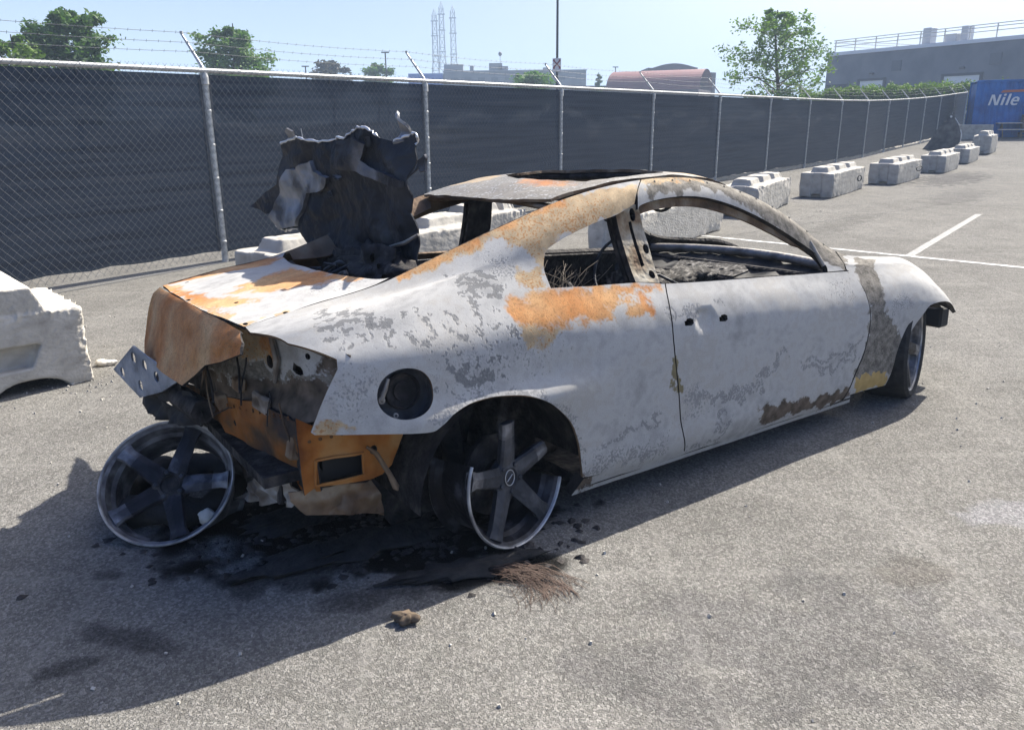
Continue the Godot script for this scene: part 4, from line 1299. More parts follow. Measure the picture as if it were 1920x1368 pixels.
func build_background():
	var green := leaf_mat(Color(.08, .14, .045), Color(.14, .22, .075))
	var dark := leaf_mat(Color(.06, .11, .04), Color(.105, .17, .06))
	var lime := leaf_mat(Color(.09, .15, .025), Color(.16, .22, .05))
	var purple := leaf_mat(Color(.045, .035, .03), Color(.08, .06, .045))
	tree("leafy_tree", "airy pale green tree with open crown right of centre behind the fence", Vector3(16.9, 0.7, -52.3), 7.75, 2.7, 0.14, 34, 7000, 0.12, leaf_mat(Color(.10, .16, .05), Color(.17, .24, .08)), 101, 0.36)
	tree("leafy_tree", "big dark green tree at the far left behind the fence", Vector3(-21.0, 0, -40.0), 7.35, 1.75, 0.30, 30, 14000, 0.14, dark, 102, 0.5)
	tree("leafy_tree", "yellowish green tree at the left edge in front of the dark one", Vector3(-21.9, 0, -37.9), 5.9, 1.5, 0.30, 22, 8000, 0.13, lime, 103, 0.5)
	tree("leafy_tree", "dense rounded tree behind the second fence post from the left", Vector3(-19.4, 0, -58.9), 8.8, 2.1, 0.25, 34, 16000, 0.15, green, 104, 0.5)
	tree("leafy_tree", "small purplish tree left of the pylons behind the fence", Vector3(-24.6, 0, -117.4), 10.6, 2.3, 0.5, 18, 5000, 0.26, purple, 105, 0.5)
	tree("leafy_tree", "small round green tree just left of the slim lamp post", Vector3(-18.8, 0, -118.5), 10.4, 1.8, 0.5, 18, 5000, 0.26, green, 106, 0.5)
	tree("leafy_tree", "bright green bushy tree left of the tall lamp pole", Vector3(2.5, 0, -90.0), 7.3, 2.1, 0.35, 22, 6000, 0.2, leaf_mat(Color(.075, .15, .03), Color(.12, .21, .05)), 107, 0.5)
	tree("conifer_tree", "small dark conifer between the grey and the red roofed buildings", Vector3(15.05, 0, -139.2), 9.9, 1.7, 0.3, 20, 3500, 0.28, dark, 108, 0.45, true)
	# vine-covered hedge in front of the warehouse
	var h0 := Vector3(20.3, 0, -56.0)
	var h1 := Vector3(29.8, 0, -51.2)
	for k in 6:
		var t := thing("hedge_bush", ["yellow green bush at the left end of the hedge below the warehouse", "bush second from the left in the hedge below the warehouse", "bush third from the left in the hedge, below the left white dock door", "bush fourth from the left in the hedge below the warehouse", "bush fifth from the left in the hedge, below the middle dock door", "bush at the right end of the hedge beside the blue container"][k], "bush", "hedge below the warehouse")
		var c := h0.lerp(h1, (k + 0.5) / 6.0)
		t.position = c
		var r := RandomNumberGenerator.new()
		r.seed = 200 + k
		var st := MB.new()
		var lf := MB.new()
		var hh := 3.35 + r.randf_range(-.12, .12)
		for q in 7:
			var e := Vector3(r.randf_range(-.9, .9), hh * r.randf_range(.7, .95), r.randf_range(-.5, .5))
			st.tube([Vector3(e.x * 0.3, 0, e.z * 0.3), e * 0.6, e], [0.05, 0.03, 0.01], 4)
		for q in 6500:
			var u := r.randf_range(-1.6, 1.6)
			var y := hh * (0.98 - absf(r.randfn()) * 0.20) + 0.14 * sin(u * 3.1 + k * 2.0) + absf(r.randfn()) * 0.14
			var p := Vector3(u, y, r.randfn() * 0.45)
			if p.y < 0.3:
				continue
			var a := Vector3(r.randfn(), r.randfn() * 0.5, r.randfn()).normalized()
			var b := a.cross(Vector3(r.randfn(), r.randfn(), r.randfn())).normalized()
			var sz := r.randf_range(0.04, 0.10)
			var i := lf.vert(p - a * sz, a.cross(b))
			lf.vert(p + b * sz * 0.6, a.cross(b)); lf.vert(p + a * sz, a.cross(b)); lf.vert(p - b * sz * 0.6, a.cross(b))
			lf.tri(i, i + 1, i + 2); lf.tri(i, i + 2, i + 3)
		t.rotation.y = atan2(-(h1.z - h0.z), h1.x - h0.x)
		part("stems", st.mesh(), M.bark, t)
		part("foliage", lf.mesh(), lime if k % 2 == 0 else leaf_mat(Color(.07, .12, .025), Color(.13, .18, .05)), t)
	build_warehouse()
	build_far()

func build_warehouse():
	var wall := tri_mat(ramp_tex(fnoise(121, 0.01, 4), 256, [Color(.11, .12, .14), Color(.135, .145, .165), Color(.155, .165, .185)], 1.4), 0.12, 0.9)
	var trim := mat(lin(.55, .58, .62), 0.7)
	var white := mat(lin(.62, .64, .64), 0.7)
	var steel := mat(lin(.42, .42, .40), 0.6, 0.2)
	var a := Vector3(35.4, 0, -93.6)
	var b := Vector3(50.4, 0, -65.8)
	var x := (b - a).normalized()
	var w := thing("warehouse", "long grey warehouse with flat roof, railings and white dock doors", "building")
	w.transform = Transform3D(Basis(x, Vector3.UP, x.cross(Vector3.UP).normalized()), a)
	var L := (b - a).length()
	var H := 8.1
	part("wall", box_mesh(Vector3(L, H, 30), 0.0, Vector3(L * 0.5, H * 0.5, -15)), wall, w)
	part("parapet", box_mesh(Vector3(L + 0.2, 0.34, 30.2), 0.0, Vector3(L * 0.5, H + 0.17, -15.0)), trim, w)
	# roof railing
	for k in 13:
		var px := 0.4 + k * (L - 0.8) / 12.0
		part("rail_post", box_mesh(Vector3(0.09, 1.25, 0.09), 0.0, Vector3(px, H + 0.34 + 0.62, -0.6)), steel, w)
	for y in [0.65, 1.0, 1.25]:
		part("rail", box_mesh(Vector3(L - 0.4, 0.07, 0.06), 0.0, Vector3(L * 0.5, H + 0.34 + y, -0.52)), steel, w)
		part("rail", box_mesh(Vector3(0.06, 0.07, 24), 0.0, Vector3(0.4, H + 0.34 + y, -12.6)), steel, w)
	for q in [[10.2, 1.7, 0.9], [14.2, 1.5, 0.7], [12.8, 0.9, 1.3]]:
		part("roof_unit", box_mesh(Vector3(q[2], q[1], 1.0), 0.04, Vector3(q[0], H + 0.34 + q[1] * 0.5, -2.6)), mat(lin(.30, .32, .36), 0.6, 0.2), w)
	# dock doors: recessed frame, white sectional leaf with real joints
	for q in [[4.6, 2.9], [14.2, 3.6], [23.2, 3.4]]:
		var fr := MB.new()
		fr.box(Transform3D(Basis(), Vector3(q[0] + q[1] * 0.5, 5.42, 0.08)), Vector3(q[1] + 0.5, 0.22, 0.16))
		for s in [-0.12, q[1] + 0.12]:
			fr.box(Transform3D(Basis(), Vector3(q[0] + s, 3.3, 0.08)), Vector3(0.24, 4.0, 0.16))
		var door := part("dock_door", fr.mesh(), mat(lin(.06, .065, .075), 0.8), w)
		for s in 5:
			part("panel", box_mesh(Vector3(q[1], 0.66, 0.06), 0.02, Vector3(q[0] + q[1] * 0.5, 4.96 - s * 0.69, 0.035)), white, door)
		part("lamp", box_mesh(Vector3(0.45, 0.18, 0.3), 0.03, Vector3(q[0] + q[1] * 0.5, 6.0, 0.2)), mat(lin(.05, .05, .06), 0.6), w)
	part("door_recess", box_mesh(Vector3(2.8, 2.8, 0.1), 0.0, Vector3(1.6, 3.7, 0.05)), mat(lin(.03, .035, .045), 0.8), w)
	for q in [[8.8, 6.6], [19.0, 6.6]]:
		part("louvre", box_mesh(Vector3(1.1, 1.0, 0.08), 0.01, Vector3(q[0], q[1], 0.04)), mat(lin(.085, .095, .115), 0.8), w)

func build_far():
	# red barrel-roofed building
	var brick := tri_mat(ramp_tex(fnoise(131, 0.02, 4), 128, [Color(.07, .055, .06), Color(.10, .075, .08)], 1.2), 0.2, 0.9)
	var red := tri_mat(ramp_tex(fnoise(132, 0.02, 4), 128, [Color(.13, .035, .035), Color(.17, .052, .05)], 1.2), 0.2, 0.6)
	var rb := thing("barrel_roof_building", "low building with a red barrel vaulted roof behind the fence", "building")
	rb.position = Vector3(18.8, 0, -148)
	rb.rotation.y = -0.42
	var R := 5.6
	var ar := MB.new()
	var inner := MB.new()
	var n := 20
	for k in n:
		var t0 := PI * k / n
		var t1 := PI * (k + 1) / n
		var p0 := Vector2(cos(t0) * R, sin(t0) * R * 0.60)
		var p1 := Vector2(cos(t1) * R, sin(t1) * R * 0.60)
		ar.quad(Vector3(0, 6.3 + p0.y, p0.x), Vector3(16, 6.3 + p0.y, p0.x), Vector3(16, 6.3 + p1.y, p1.x), Vector3(0, 6.3 + p1.y, p1.x), Vector3(0, p0.y + p1.y, p0.x + p1.x))
		inner.quad(Vector3(0.4, 6.3 + p0.y * 0.98, p0.x * 0.98), Vector3(0.4, 6.3 + p1.y * 0.98, p1.x * 0.98), Vector3(0.4, 6.3, p1.x * 0.98), Vector3(0.4, 6.3, p0.x * 0.98), Vector3(-1, 0, 0))
	part("roof", ar.mesh(), red, rb)
	part("gable", inner.mesh(), brick, rb)
	part("wall", box_mesh(Vector3(15.6, 6.3, R * 2 - 0.2), 0.0, Vector3(8, 3.15, 0)), brick, rb)
	for k in 5:
		part("roof_rib", box_mesh(Vector3(0.14, 0.12, 0.5), 0.0, Vector3(2.0 + k * 3.0, 6.3 + R * 0.60, 0)), red, rb)
	var bb := thing("brick_block", "dark brick building with a curved parapet behind the red barrel roof", "building")
	bb.position = Vector3(27.0, 0, -163)
	var pf := PackedVector2Array([Vector2(0, 0), Vector2(13.2, 0), Vector2(13.2, 10.2), Vector2(9.6, 10.3), Vector2(9.6, 11.1)])
	for k in 9:
		var t := k / 8.0
		pf.append(Vector2(lerpf(8.6, 0.8, t), 11.0 + 0.95 * sin(lerpf(0.35, PI - 0.15, t))))
	pf.append(Vector2(0, 11.2))
	var bm := MB.new()
	bm.slab(pf, Transform3D(Basis(), Vector3(0, 0, -9)), 9.0)
	part("wall", bm.mesh(), brick, bb)
	var low := thing("low_brick_building", "low dark building left of the red barrel roof", "building")
	low.position = Vector3(13.5, 0, -152)
	part("wall", box_mesh(Vector3(24, 7.4, 8), 0.0, Vector3(10, 3.7, -6)), brick, low)
	part("cornice", box_mesh(Vector3(24.3, 0.3, 8.3), 0.0, Vector3(10, 7.5, -6)), brick, low)
	# industrial building
	var grey := tri_mat(ramp_tex(fnoise(133, 0.02, 4), 128, [Color(.13, .14, .15), Color(.17, .18, .19)], 1.2), 0.1, 0.9)
	var ind := thing("industrial_building", "long low grey industrial building with a blue end below the pylons", "building")
	ind.position = Vector3(-24, 0, -200)
	part("blue_wall", box_mesh(Vector3(8.2, 12.6, 14), 0.0, Vector3(4.1, 6.3, -7)), mat(lin(.02, .10, .36), 0.7), ind)
	part("wall", box_mesh(Vector3(34, 12.9, 20), 0.0, Vector3(25.4, 6.45, -10)), grey, ind)
	part("parapet", box_mesh(Vector3(34.2, 0.25, 20.2), 0.0, Vector3(25.4, 13.02, -10)), mat(lin(.22, .23, .24), 0.8), ind)
	for q in [[10.6, 4.6, 1.7], [20.8, 3.2, 1.9], [15.0, 0.9, 1.4], [22.6, 2.4, 1.2], [33, 1.4, 0.8]]:
		part("roof_unit", box_mesh(Vector3(q[1], q[2], 3), 0.05, Vector3(q[0], 13.1 + q[2] * 0.5, -5)), mat(lin(.16, .17, .19), 0.7), ind)
	for q in 9:
		part("window", box_mesh(Vector3(1.6, 0.7, 0.1), 0.0, Vector3(11 + q * 3.2, 11.2, 0.03)), mat(lin(.05, .06, .075), 0.3), ind)
	var bl := thing("ball_antenna", "small round dish on a thin mast on the grey roof", "antenna")
	bl.position = Vector3(-2.0, 13.1, -195)
	var bt := MB.new()
	bt.tube([Vector3.ZERO, Vector3(0, 3.0, 0)], 0.06, 6)
	part("mast", bt.mesh(), mat(lin(.2, .2, .22), 0.6), bl)
	var sp := SphereMesh.new()
	sp.radius = 0.42
	sp.height = 1.0
	sp.radial_segments = 12
	sp.rings = 6
	var so := part("ball", sp, mat(lin(.12, .12, .13), 0.6), bl)
	so.position = Vector3(0, 3.3, 0)
	# electricity pylons
	var lat := mat(lin(.16, .18, .21), 0.6, 0.2)
	var labels := ["left and shortest of the three steel lattice pylons", "middle and tallest of the three steel lattice pylons", "right of the three steel lattice pylons, standing a little apart"]
	var spots := [[-51.8, 74.0], [-46.8, 78.6], [-38.9, 76.0]]
	for k in 3:
		var py := thing("lattice_pylon", labels[k], "pylon", "lattice pylons on the skyline")
		py.position = Vector3(spots[k][0], 0, -598) * 0.6
		py.scale = Vector3.ONE * 0.6
		py.position.y = 1.613 * 0.4
		pylon(py, spots[k][1], lat)
	# lamp poles
	var pole := mat(lin(.05, .052, .055), 0.6, 0.3)
	var lp := thing("lamp_pole", "tall dark lamp pole with a small white sign rising past the picture's top", "lamp pole")
	lp.position = Vector3(2.86, 0.5, -49.9)
	var pm := MB.new()
	pm.tube([Vector3.ZERO, Vector3(0, 10.2, 0)], [0.085, 0.06], 8)
	part("pole", pm.mesh(), pole, lp)
	part("lamp_head", box_mesh(Vector3(0.7, 0.12, 0.35), 0.03, Vector3(0.3, 10.2, 0)), pole, lp)
	var sg := part("sign", box_mesh(Vector3(0.5, 0.74, 0.03), 0.005, Vector3(-0.03, 4.25, 0.12)), mat(lin(.55, .55, .56), 0.7), lp)
	var sx := MB.new()
	for s in [-1.0, 1.0]:
		sx.box(Transform3D(Basis.from_euler(Vector3(0, 0, s * 0.8)), Vector3(-0.03, 4.30, 0.14)), Vector3(0.5, 0.07, 0.012))
	for c in [Vector2(-0.2, 4.5), Vector2(0.14, 4.5), Vector2(-0.2, 4.08), Vector2(0.14, 4.08)]:
		sx.box(Transform3D(Basis(), Vector3(c.x, c.y, 0.143)), Vector3(0.10, 0.10, 0.012))
	part("cross_mark", sx.mesh(), mat(lin(.20, .03, .035), 0.7), sg)
	for q in [[-15.9, -108.9, 10.2, "slim lamp post right of the small round tree, left of the pylons"], [19.0, -150.0, 10.6, "slim distant lamp post right of the small conifer"], [-28.5, -118, 9.2, "distant utility pole left of the small purplish tree"]]:
		var o := thing("lamp_post", q[3], "lamp post", "slim distant posts")
		o.position = Vector3(q[0], 0, q[1])
		var m := MB.new()
		m.tube([Vector3.ZERO, Vector3(0, q[2], 0)], 0.09, 6)
		part("pole", m.mesh(), pole, o)
		part("lamp_head", box_mesh(Vector3(1.0, 0.14, 0.3), 0.0, Vector3(0, q[2], 0)), pole, o)

func pylon(py: Node3D, H: float, m: Material):
	var w0 := 5.4
	var lev := []
	var wid := []
	# splayed legs up to a waist, then a slim upright mast with short arms
	for k in 13:
		var f := k / 12.0
		lev.append(f * H * 0.985)
		wid.append(lerpf(w0, 1.9, f / 0.58) if f < 0.58 else lerpf(1.9, 1.4, (f - 0.58) / 0.42))
	var legs := MB.new()
	var br := MB.new()
	for c in 4:
		var sx := 1.0 if c in [0, 3] else -1.0
		var sz := 1.0 if c < 2 else -1.0
		for k in 12:
			legs.tube([Vector3(sx * wid[k], lev[k], sz * wid[k]), Vector3(sx * wid[k + 1], lev[k + 1], sz * wid[k + 1])], 0.24, 4, false)
	for k in 12:
		for c in 4:
			var e := [[1, 1], [-1, 1], [-1, -1], [1, -1]]
			var p = e[c]
			var q = e[(c + 1) % 4]
			br.tube([Vector3(p[0] * wid[k], lev[k], p[1] * wid[k]), Vector3(q[0] * wid[k + 1], lev[k + 1], q[1] * wid[k + 1])], 0.12, 3, false)
			br.tube([Vector3(q[0] * wid[k], lev[k], q[1] * wid[k]), Vector3(p[0] * wid[k + 1], lev[k + 1], p[1] * wid[k + 1])], 0.12, 3, false)
			br.tube([Vector3(p[0] * wid[k], lev[k], p[1] * wid[k]), Vector3(q[0] * wid[k], lev[k], q[1] * wid[k])], 0.14, 3, false)
	part("legs", legs.mesh(), m, py)
	part("bracing", br.mesh(), m, py)
	var top := MB.new()
	top.tube([Vector3(1.4, H * 0.985, 0), Vector3(0, H * 1.035, 0), Vector3(-1.4, H * 0.985, 0)], 0.2, 4)
	top.tube([Vector3(0, H * 0.97, 1.4), Vector3(0, H * 1.035, 0), Vector3(0, H * 0.97, -1.4)], 0.2, 4)
	part("peak", top.mesh(), m, py)
	for f in [0.93, 0.80, 0.62]:
		part("cross_arm", box_mesh(Vector3(5.2, 0.4, 3.2), 0.0, Vector3(0, H * f, 0)), m, py)

# ------------------------------------------------------------------ burnt paint
# Layers lie in the panel's own coordinates: [kind, polygon, softness, strength]
# kinds: 7 bare islands, 0 rust, 1 tan scale, 2 soot-stained bare steel, 3 flaking, 4 yellow scale, 5 olive scale, 6 dark brown
func burnt_paint(W: int, H: int, lo: Vector2, hi: Vector2, layers: Array, strokes: Array, sd: int, base_flake := 0.0, fill := -1) -> StandardMaterial3D:
	var hw := W / 2
	var hh := H / 2
	var wt := []
	for k in 8:
		var a := PackedFloat32Array()
		a.resize(hw * hh)
		if k == fill:
			a.fill(1.0)
		wt.append(a)
	var sc := Vector2((hi.x - lo.x) / hw, (hi.y - lo.y) / hh)
	var wx := fnoise(sd, 9.0, 3)
	var wy := fnoise(sd + 1, 9.0, 3)
	for l in layers:
		var poly: PackedVector2Array = l[1]
		var soft: float = l[2]
		var a := poly[0]
		var b := poly[0]
		for p in poly:
			a = a.min(p)
			b = b.max(p)
		var m := soft + 0.06
		var i0 := clampi(int((a.x - m - lo.x) / sc.x), 0, hw - 1)
		var i1 := clampi(int((b.x + m - lo.x) / sc.x), 0, hw - 1)
		var j0 := clampi(int((hi.y - b.y - m) / sc.y), 0, hh - 1)
		var j1 := clampi(int((hi.y - a.y + m) / sc.y), 0, hh - 1)
		var arr: PackedFloat32Array = wt[l[0]]
		var n := poly.size()
		for j in range(j0, j1 + 1):
			for i in range(i0, i1 + 1):
				var p := Vector2(lo.x + (i + 0.5) * sc.x, hi.y - (j + 0.5) * sc.y)
				p += Vector2(wx.get_noise_2dv(p), wy.get_noise_2dv(p)) * 0.045
				var d := 1e9
				for k in n:
					d = minf(d, Geometry2D.get_closest_point_to_segment(p, poly[k], poly[(k + 1) % n]).distance_squared_to(p))
				d = sqrt(d)
				if Geometry2D.is_point_in_polygon(p, poly):
					d = -d
				var w: float = (1.0 - smoothstep(-soft, soft, d)) * l[3]
				if w > arr[j * hw + i]:
					arr[j * hw + i] = w
		wt[l[0]] = arr
	# worn lines: [points, half width, kind]
	for s in strokes:
		var pl: PackedVector2Array = s[0]
		var arr: PackedFloat32Array = wt[3]
		for k in pl.size() - 1:
			var a := pl[k].min(pl[k + 1]) - Vector2.ONE * 0.08
			var b := pl[k].max(pl[k + 1]) + Vector2.ONE * 0.08
			for j in range(clampi(int((hi.y - b.y) / sc.y), 0, hh - 1), clampi(int((hi.y - a.y) / sc.y), 0, hh - 1) + 1):
				for i in range(clampi(int((a.x - lo.x) / sc.x), 0, hw - 1), clampi(int((b.x - lo.x) / sc.x), 0, hw - 1) + 1):
					var p := Vector2(lo.x + (i + 0.5) * sc.x, hi.y - (j + 0.5) * sc.y)
					p += Vector2(wx.get_noise_2dv(p), wy.get_noise_2dv(p)) * 0.06
					var d := Geometry2D.get_closest_point_to_segment(p, pl[k], pl[k + 1]).distance_to(p)
					var w: float = (1.0 - smoothstep(s[1] * 0.4, s[1] * 1.3, d)) * 1.25
					if w > arr[j * hw + i]:
						arr[j * hw + i] = w
		wt[3] = arr
	var px := (hi.x - lo.x) / W
	var nb := _nimg(fnoise(sd + 2, 2.2 * px, 5), W, H)
	var nm := _nimg(fnoise(sd + 3, 14.0 * px, 5), W, H)
	var nf := _nimg(fnoise(sd + 4, 62.0 * px, 4), W, H)
	var ng := _nimg(fnoise(sd + 5, 110.0 * px, 3), W, H)
	var nk := _nimg(fnoise(sd + 6, 9.0 * px, 4), W, H)
	var out := PackedByteArray()
	out.resize(W * H * 3)
	var hg := PackedByteArray()
	hg.resize(W * H)
	var w0: PackedFloat32Array = wt[0]
	var w1: PackedFloat32Array = wt[1]
	var w2: PackedFloat32Array = wt[2]
	var w3: PackedFloat32Array = wt[3]
	var w4: PackedFloat32Array = wt[4]
	var w5: PackedFloat32Array = wt[5]
	var w6: PackedFloat32Array = wt[6]
	var w7: PackedFloat32Array = wt[7]
	for j in H:
		var jr := mini(j / 2, hh - 1) * hw
		for i in W:
			var k := j * W + i
			var q := jr + mini(i / 2, hw - 1)
			var b := nb[k] / 255.0
			var m := nm[k] / 255.0
			var f := nf[k] / 255.0
			var g := ng[k] / 255.0
			var kk := nk[k] / 255.0
			# ash-white burnt primer, blotched, with a bluish cast
			var l := 0.365 + 0.12 * (m - 0.5) + 0.16 * (b - 0.5) + 0.06 * (g - 0.5)
			# smoked-over stretches, softer and greyer
			var smoke := smoothstep(0.47, 0.70, b * 0.6 + m * 0.4)
			l -= 0.085 * smoke
			var c := Color(l * (1.0 + 0.02 * smoke), l * 0.993, l * (0.972 - 0.03 * smoke))
			var ht := 0.8 + 0.1 * g
			# flaked to bare grey steel, in crisp islands; fine pinholes all over
			var fw := w3[q] + base_flake
			var th := 0.80 - 0.34 * minf(fw, 1.2)
			var fl := smoothstep(th, th + 0.06, f * 0.70 + m * 0.30)
			if fw > 0.25:
				fl = maxf(fl, (1.0 - smoothstep(0.006, 0.02, absf(kk - 0.5))) * minf(1.0, fw) * 0.8)
			if fl > 0.0:
				var gl := 0.185 + 0.10 * (g - 0.5) + 0.06 * (b - 0.5)
				c = c.lerp(Color(gl, gl * 1.01, gl * 1.03), fl * 0.75)
				ht -= 0.35 * fl
			# large islands where the primer has lifted off, with frayed rims
			if w7[q] > 0.02:
				var ti := 0.74 - 0.30 * w7[q]
				var il := smoothstep(ti, ti + 0.03, m * 0.72 + f * 0.28)
				var gl := 0.155 + 0.08 * (g - 0.5) + 0.05 * (b - 0.5)
				c = c.lerp(Color(gl, gl * 1.01, gl * 1.02), il * 0.85)
				ht -= 0.35 * il
			var rag := (f - 0.5) * 0.9 + (m - 0.5) * 0.7
			var a := smoothstep(0.38, 0.62, w2[q] + rag * 0.6)
			if a > 0.0 and w2[q] > 0.02:
				var sl := 0.135 + 0.16 * (m - 0.45) + 0.12 * (f - 0.5)
				sl = maxf(sl, 0.05)
				c = c.lerp(Color(sl * 1.08, sl, sl * 0.88), a)
			a = smoothstep(0.36, 0.66, w6[q] + rag * 0.6)
			if a > 0.0 and w6[q] > 0.02:
				var sl := 0.075 + 0.10 * (m - 0.4)
				c = c.lerp(Color(sl * 1.2, sl * 0.95, sl * 0.75), a)
			a = smoothstep(0.26, 0.78, w1[q] + rag * 0.5)
			if a > 0.0 and w1[q] > 0.02:
				var tl := 0.36 + 0.22 * (m - 0.5) + 0.14 * (f - 0.5) + 0.05 * (g - 0.5)
				c = c.lerp(Color(tl, tl * 0.76, tl * 0.47), a * 0.95)
				# rust freckles in the scale
				var fr := smoothstep(0.56, 0.70, f * 0.7 + b * 0.3)
				c = c.lerp(Color(0.27, 0.115, 0.035), fr * a * 0.75)
			a = smoothstep(0.22, 0.80, w0[q] + rag * 0.45)
			if a > 0.0 and w0[q] > 0.02:
				var rl := 0.43 + 0.16 * (m - 0.5) + 0.16 * (b - 0.5) + 0.16 * (f - 0.5) + 0.10 * (g - 0.5)
				rl *= 1.0 - 0.35 * smoothstep(0.56, 0.68, f)
				var hue := clampf(b * 1.4 - 0.25 + (f - 0.5) * 0.5, 0.0, 1.0)
				c = c.lerp(Color(rl, rl * lerpf(0.38, 0.62, hue), rl * lerpf(0.10, 0.30, hue)), a * 0.92)
				ht -= 0.12 * a
			a = smoothstep(0.35, 0.65, w4[q] + rag * 0.4)
			if a > 0.0 and w4[q] > 0.02:
				c = c.lerp(Color(0.36, 0.26, 0.11) * (0.8 + 0.4 * m), a)
			a = smoothstep(0.35, 0.65, w5[q] + rag * 0.6)
			if a > 0.0 and w5[q] > 0.02:
				c = c.lerp(Color(0.17, 0.145, 0.085) * (0.8 + 0.4 * m), a)
			var s := c.linear_to_srgb()
			out[k * 3] = clampi(int(s.r * 255.0), 0, 255)
			out[k * 3 + 1] = clampi(int(s.g * 255.0), 0, 255)
			out[k * 3 + 2] = clampi(int(s.b * 255.0), 0, 255)
			hg[k] = clampi(int(ht * 220.0 + f * 25.0), 0, 255)
	var mt := StandardMaterial3D.new()
	mt.albedo_texture = ImageTexture.create_from_image(Image.create_from_data(W, H, false, Image.FORMAT_RGB8, out))
	var hi2 := Image.create_from_data(W, H, false, Image.FORMAT_L8, hg)
	hi2.convert(Image.FORMAT_RGBA8)
	hi2.bump_map_to_normal_map(1.2)
	mt.normal_enabled = true
	mt.normal_texture = ImageTexture.create_from_image(hi2)
	mt.normal_scale = 0.55
	mt.roughness = 0.85
	mt.metallic_specular = 0.22
	return mt

func _nimg(n: FastNoiseLite, W: int, H: int) -> PackedByteArray:
	var im: Image = n.get_image(W, H, false, false, true)
	im.convert(Image.FORMAT_L8)
	return im.get_data()

# ------------------------------------------------------------------ body surfaces, in the car's own frame (x forward, y up, z right)
var dent := FastNoiseLite.new()

func side_pt(x: float, w: float) -> Vector3:
	var ys := []
	var zs := []
	# only the four neighbouring lines matter
	var i := 0
	while i < 10 and w > WK[i + 1]:
		i += 1
	var a := maxi(i - 1, 0)
	var b := mini(i + 2, 11)
	var xs := []
	for k in range(a, b + 1):
		xs.append(WK[k])
		ys.append(herm(XS, LY[k], x))
		zs.append(herm(XS, LZ[k], x))
	var y := herm(xs, ys, w)
	var z := herm(xs, zs, w)
	z += dent.get_noise_2d(x * 2.2, w * 2.2) * 0.0045 + dent.get_noise_2d(x * 9.0, w * 9.0) * 0.0006
	# dished door handle
	var hd := Vector2((x - 1.035) / 0.075, (w - 0.667) / 0.062).length()
	z -= 0.014 * (1.0 - smoothstep(0.55, 1.0, hd))
	return Vector3(x, y, z)

var LY := []
var LZ := []

func line10(x: float) -> Vector2:
	return Vector2(herm(XS, LY[11], x), herm(XS, LZ[11], x))

func deck_pt(x: float, z: float) -> Vector3:
	var q := line10(x)
	return Vector3(x, q.x - 0.004 + 0.022 * (1.0 - pow(z / q.y, 2.0)) + dent.get_noise_2d(x * 3.0, z * 3.0) * 0.006, z)

func back_drop(z: float, y: float) -> float:
	return maxf(0.0, 0.963 + 0.022 * (1.0 - pow(z / 0.6, 2.0)) - y)

func back_pt(z: float, y: float) -> Vector3:
	return Vector3(-0.955 + 0.035 * pow(z / 0.65, 2.0) + 0.02 * z - 0.03 * (1.0 - exp(-back_drop(z, y) / 0.015)) - 0.30 * back_drop(z, y) + dent.get_noise_2d(y * 2.0, z * 2.0) * 0.006, y, z)

func rear_pt(z: float, y: float) -> Vector3:
	return Vector3(-0.93 + 0.22 * maxf(0.0, z - 0.1) + 1.9 * pow(maxf(0.0, z - 0.6), 2.0), y, z)

func roof_pt(x: float, z: float) -> Vector3:
	var q := line10(x)
	var y := q.x + 0.006 + 0.028 * (1.0 - pow(z / 0.56, 2.0)) + dent.get_noise_2d(x * 3.0, z * 3.0) * 0.008
	# the header is buckled upwards in front of the sunroof
	y += 0.012 * exp(-pow((x - 1.38) / 0.10, 2.0) - pow((z - 0.36) / 0.14, 2.0))
	return Vector3(x, y, z)

func hood_pt(z: float, y: float) -> Vector3:
	return Vector3(-0.10 + 0.10 * z + dent.get_noise_2d(z * 1.7, y * 1.7) * 0.06 + dent.get_noise_2d(z * 5.0 + 40.0, y * 5.0) * 0.016, y, z)

func cat(list: Array) -> PackedVector2Array:
	var o := PackedVector2Array()
	for l in list:
		for p in l:
			if o.is_empty() or o[o.size() - 1].distance_to(p) > 0.002:
				o.append(p)
	if o[0].distance_to(o[o.size() - 1]) < 0.002:
		o.remove_at(o.size() - 1)
	return o

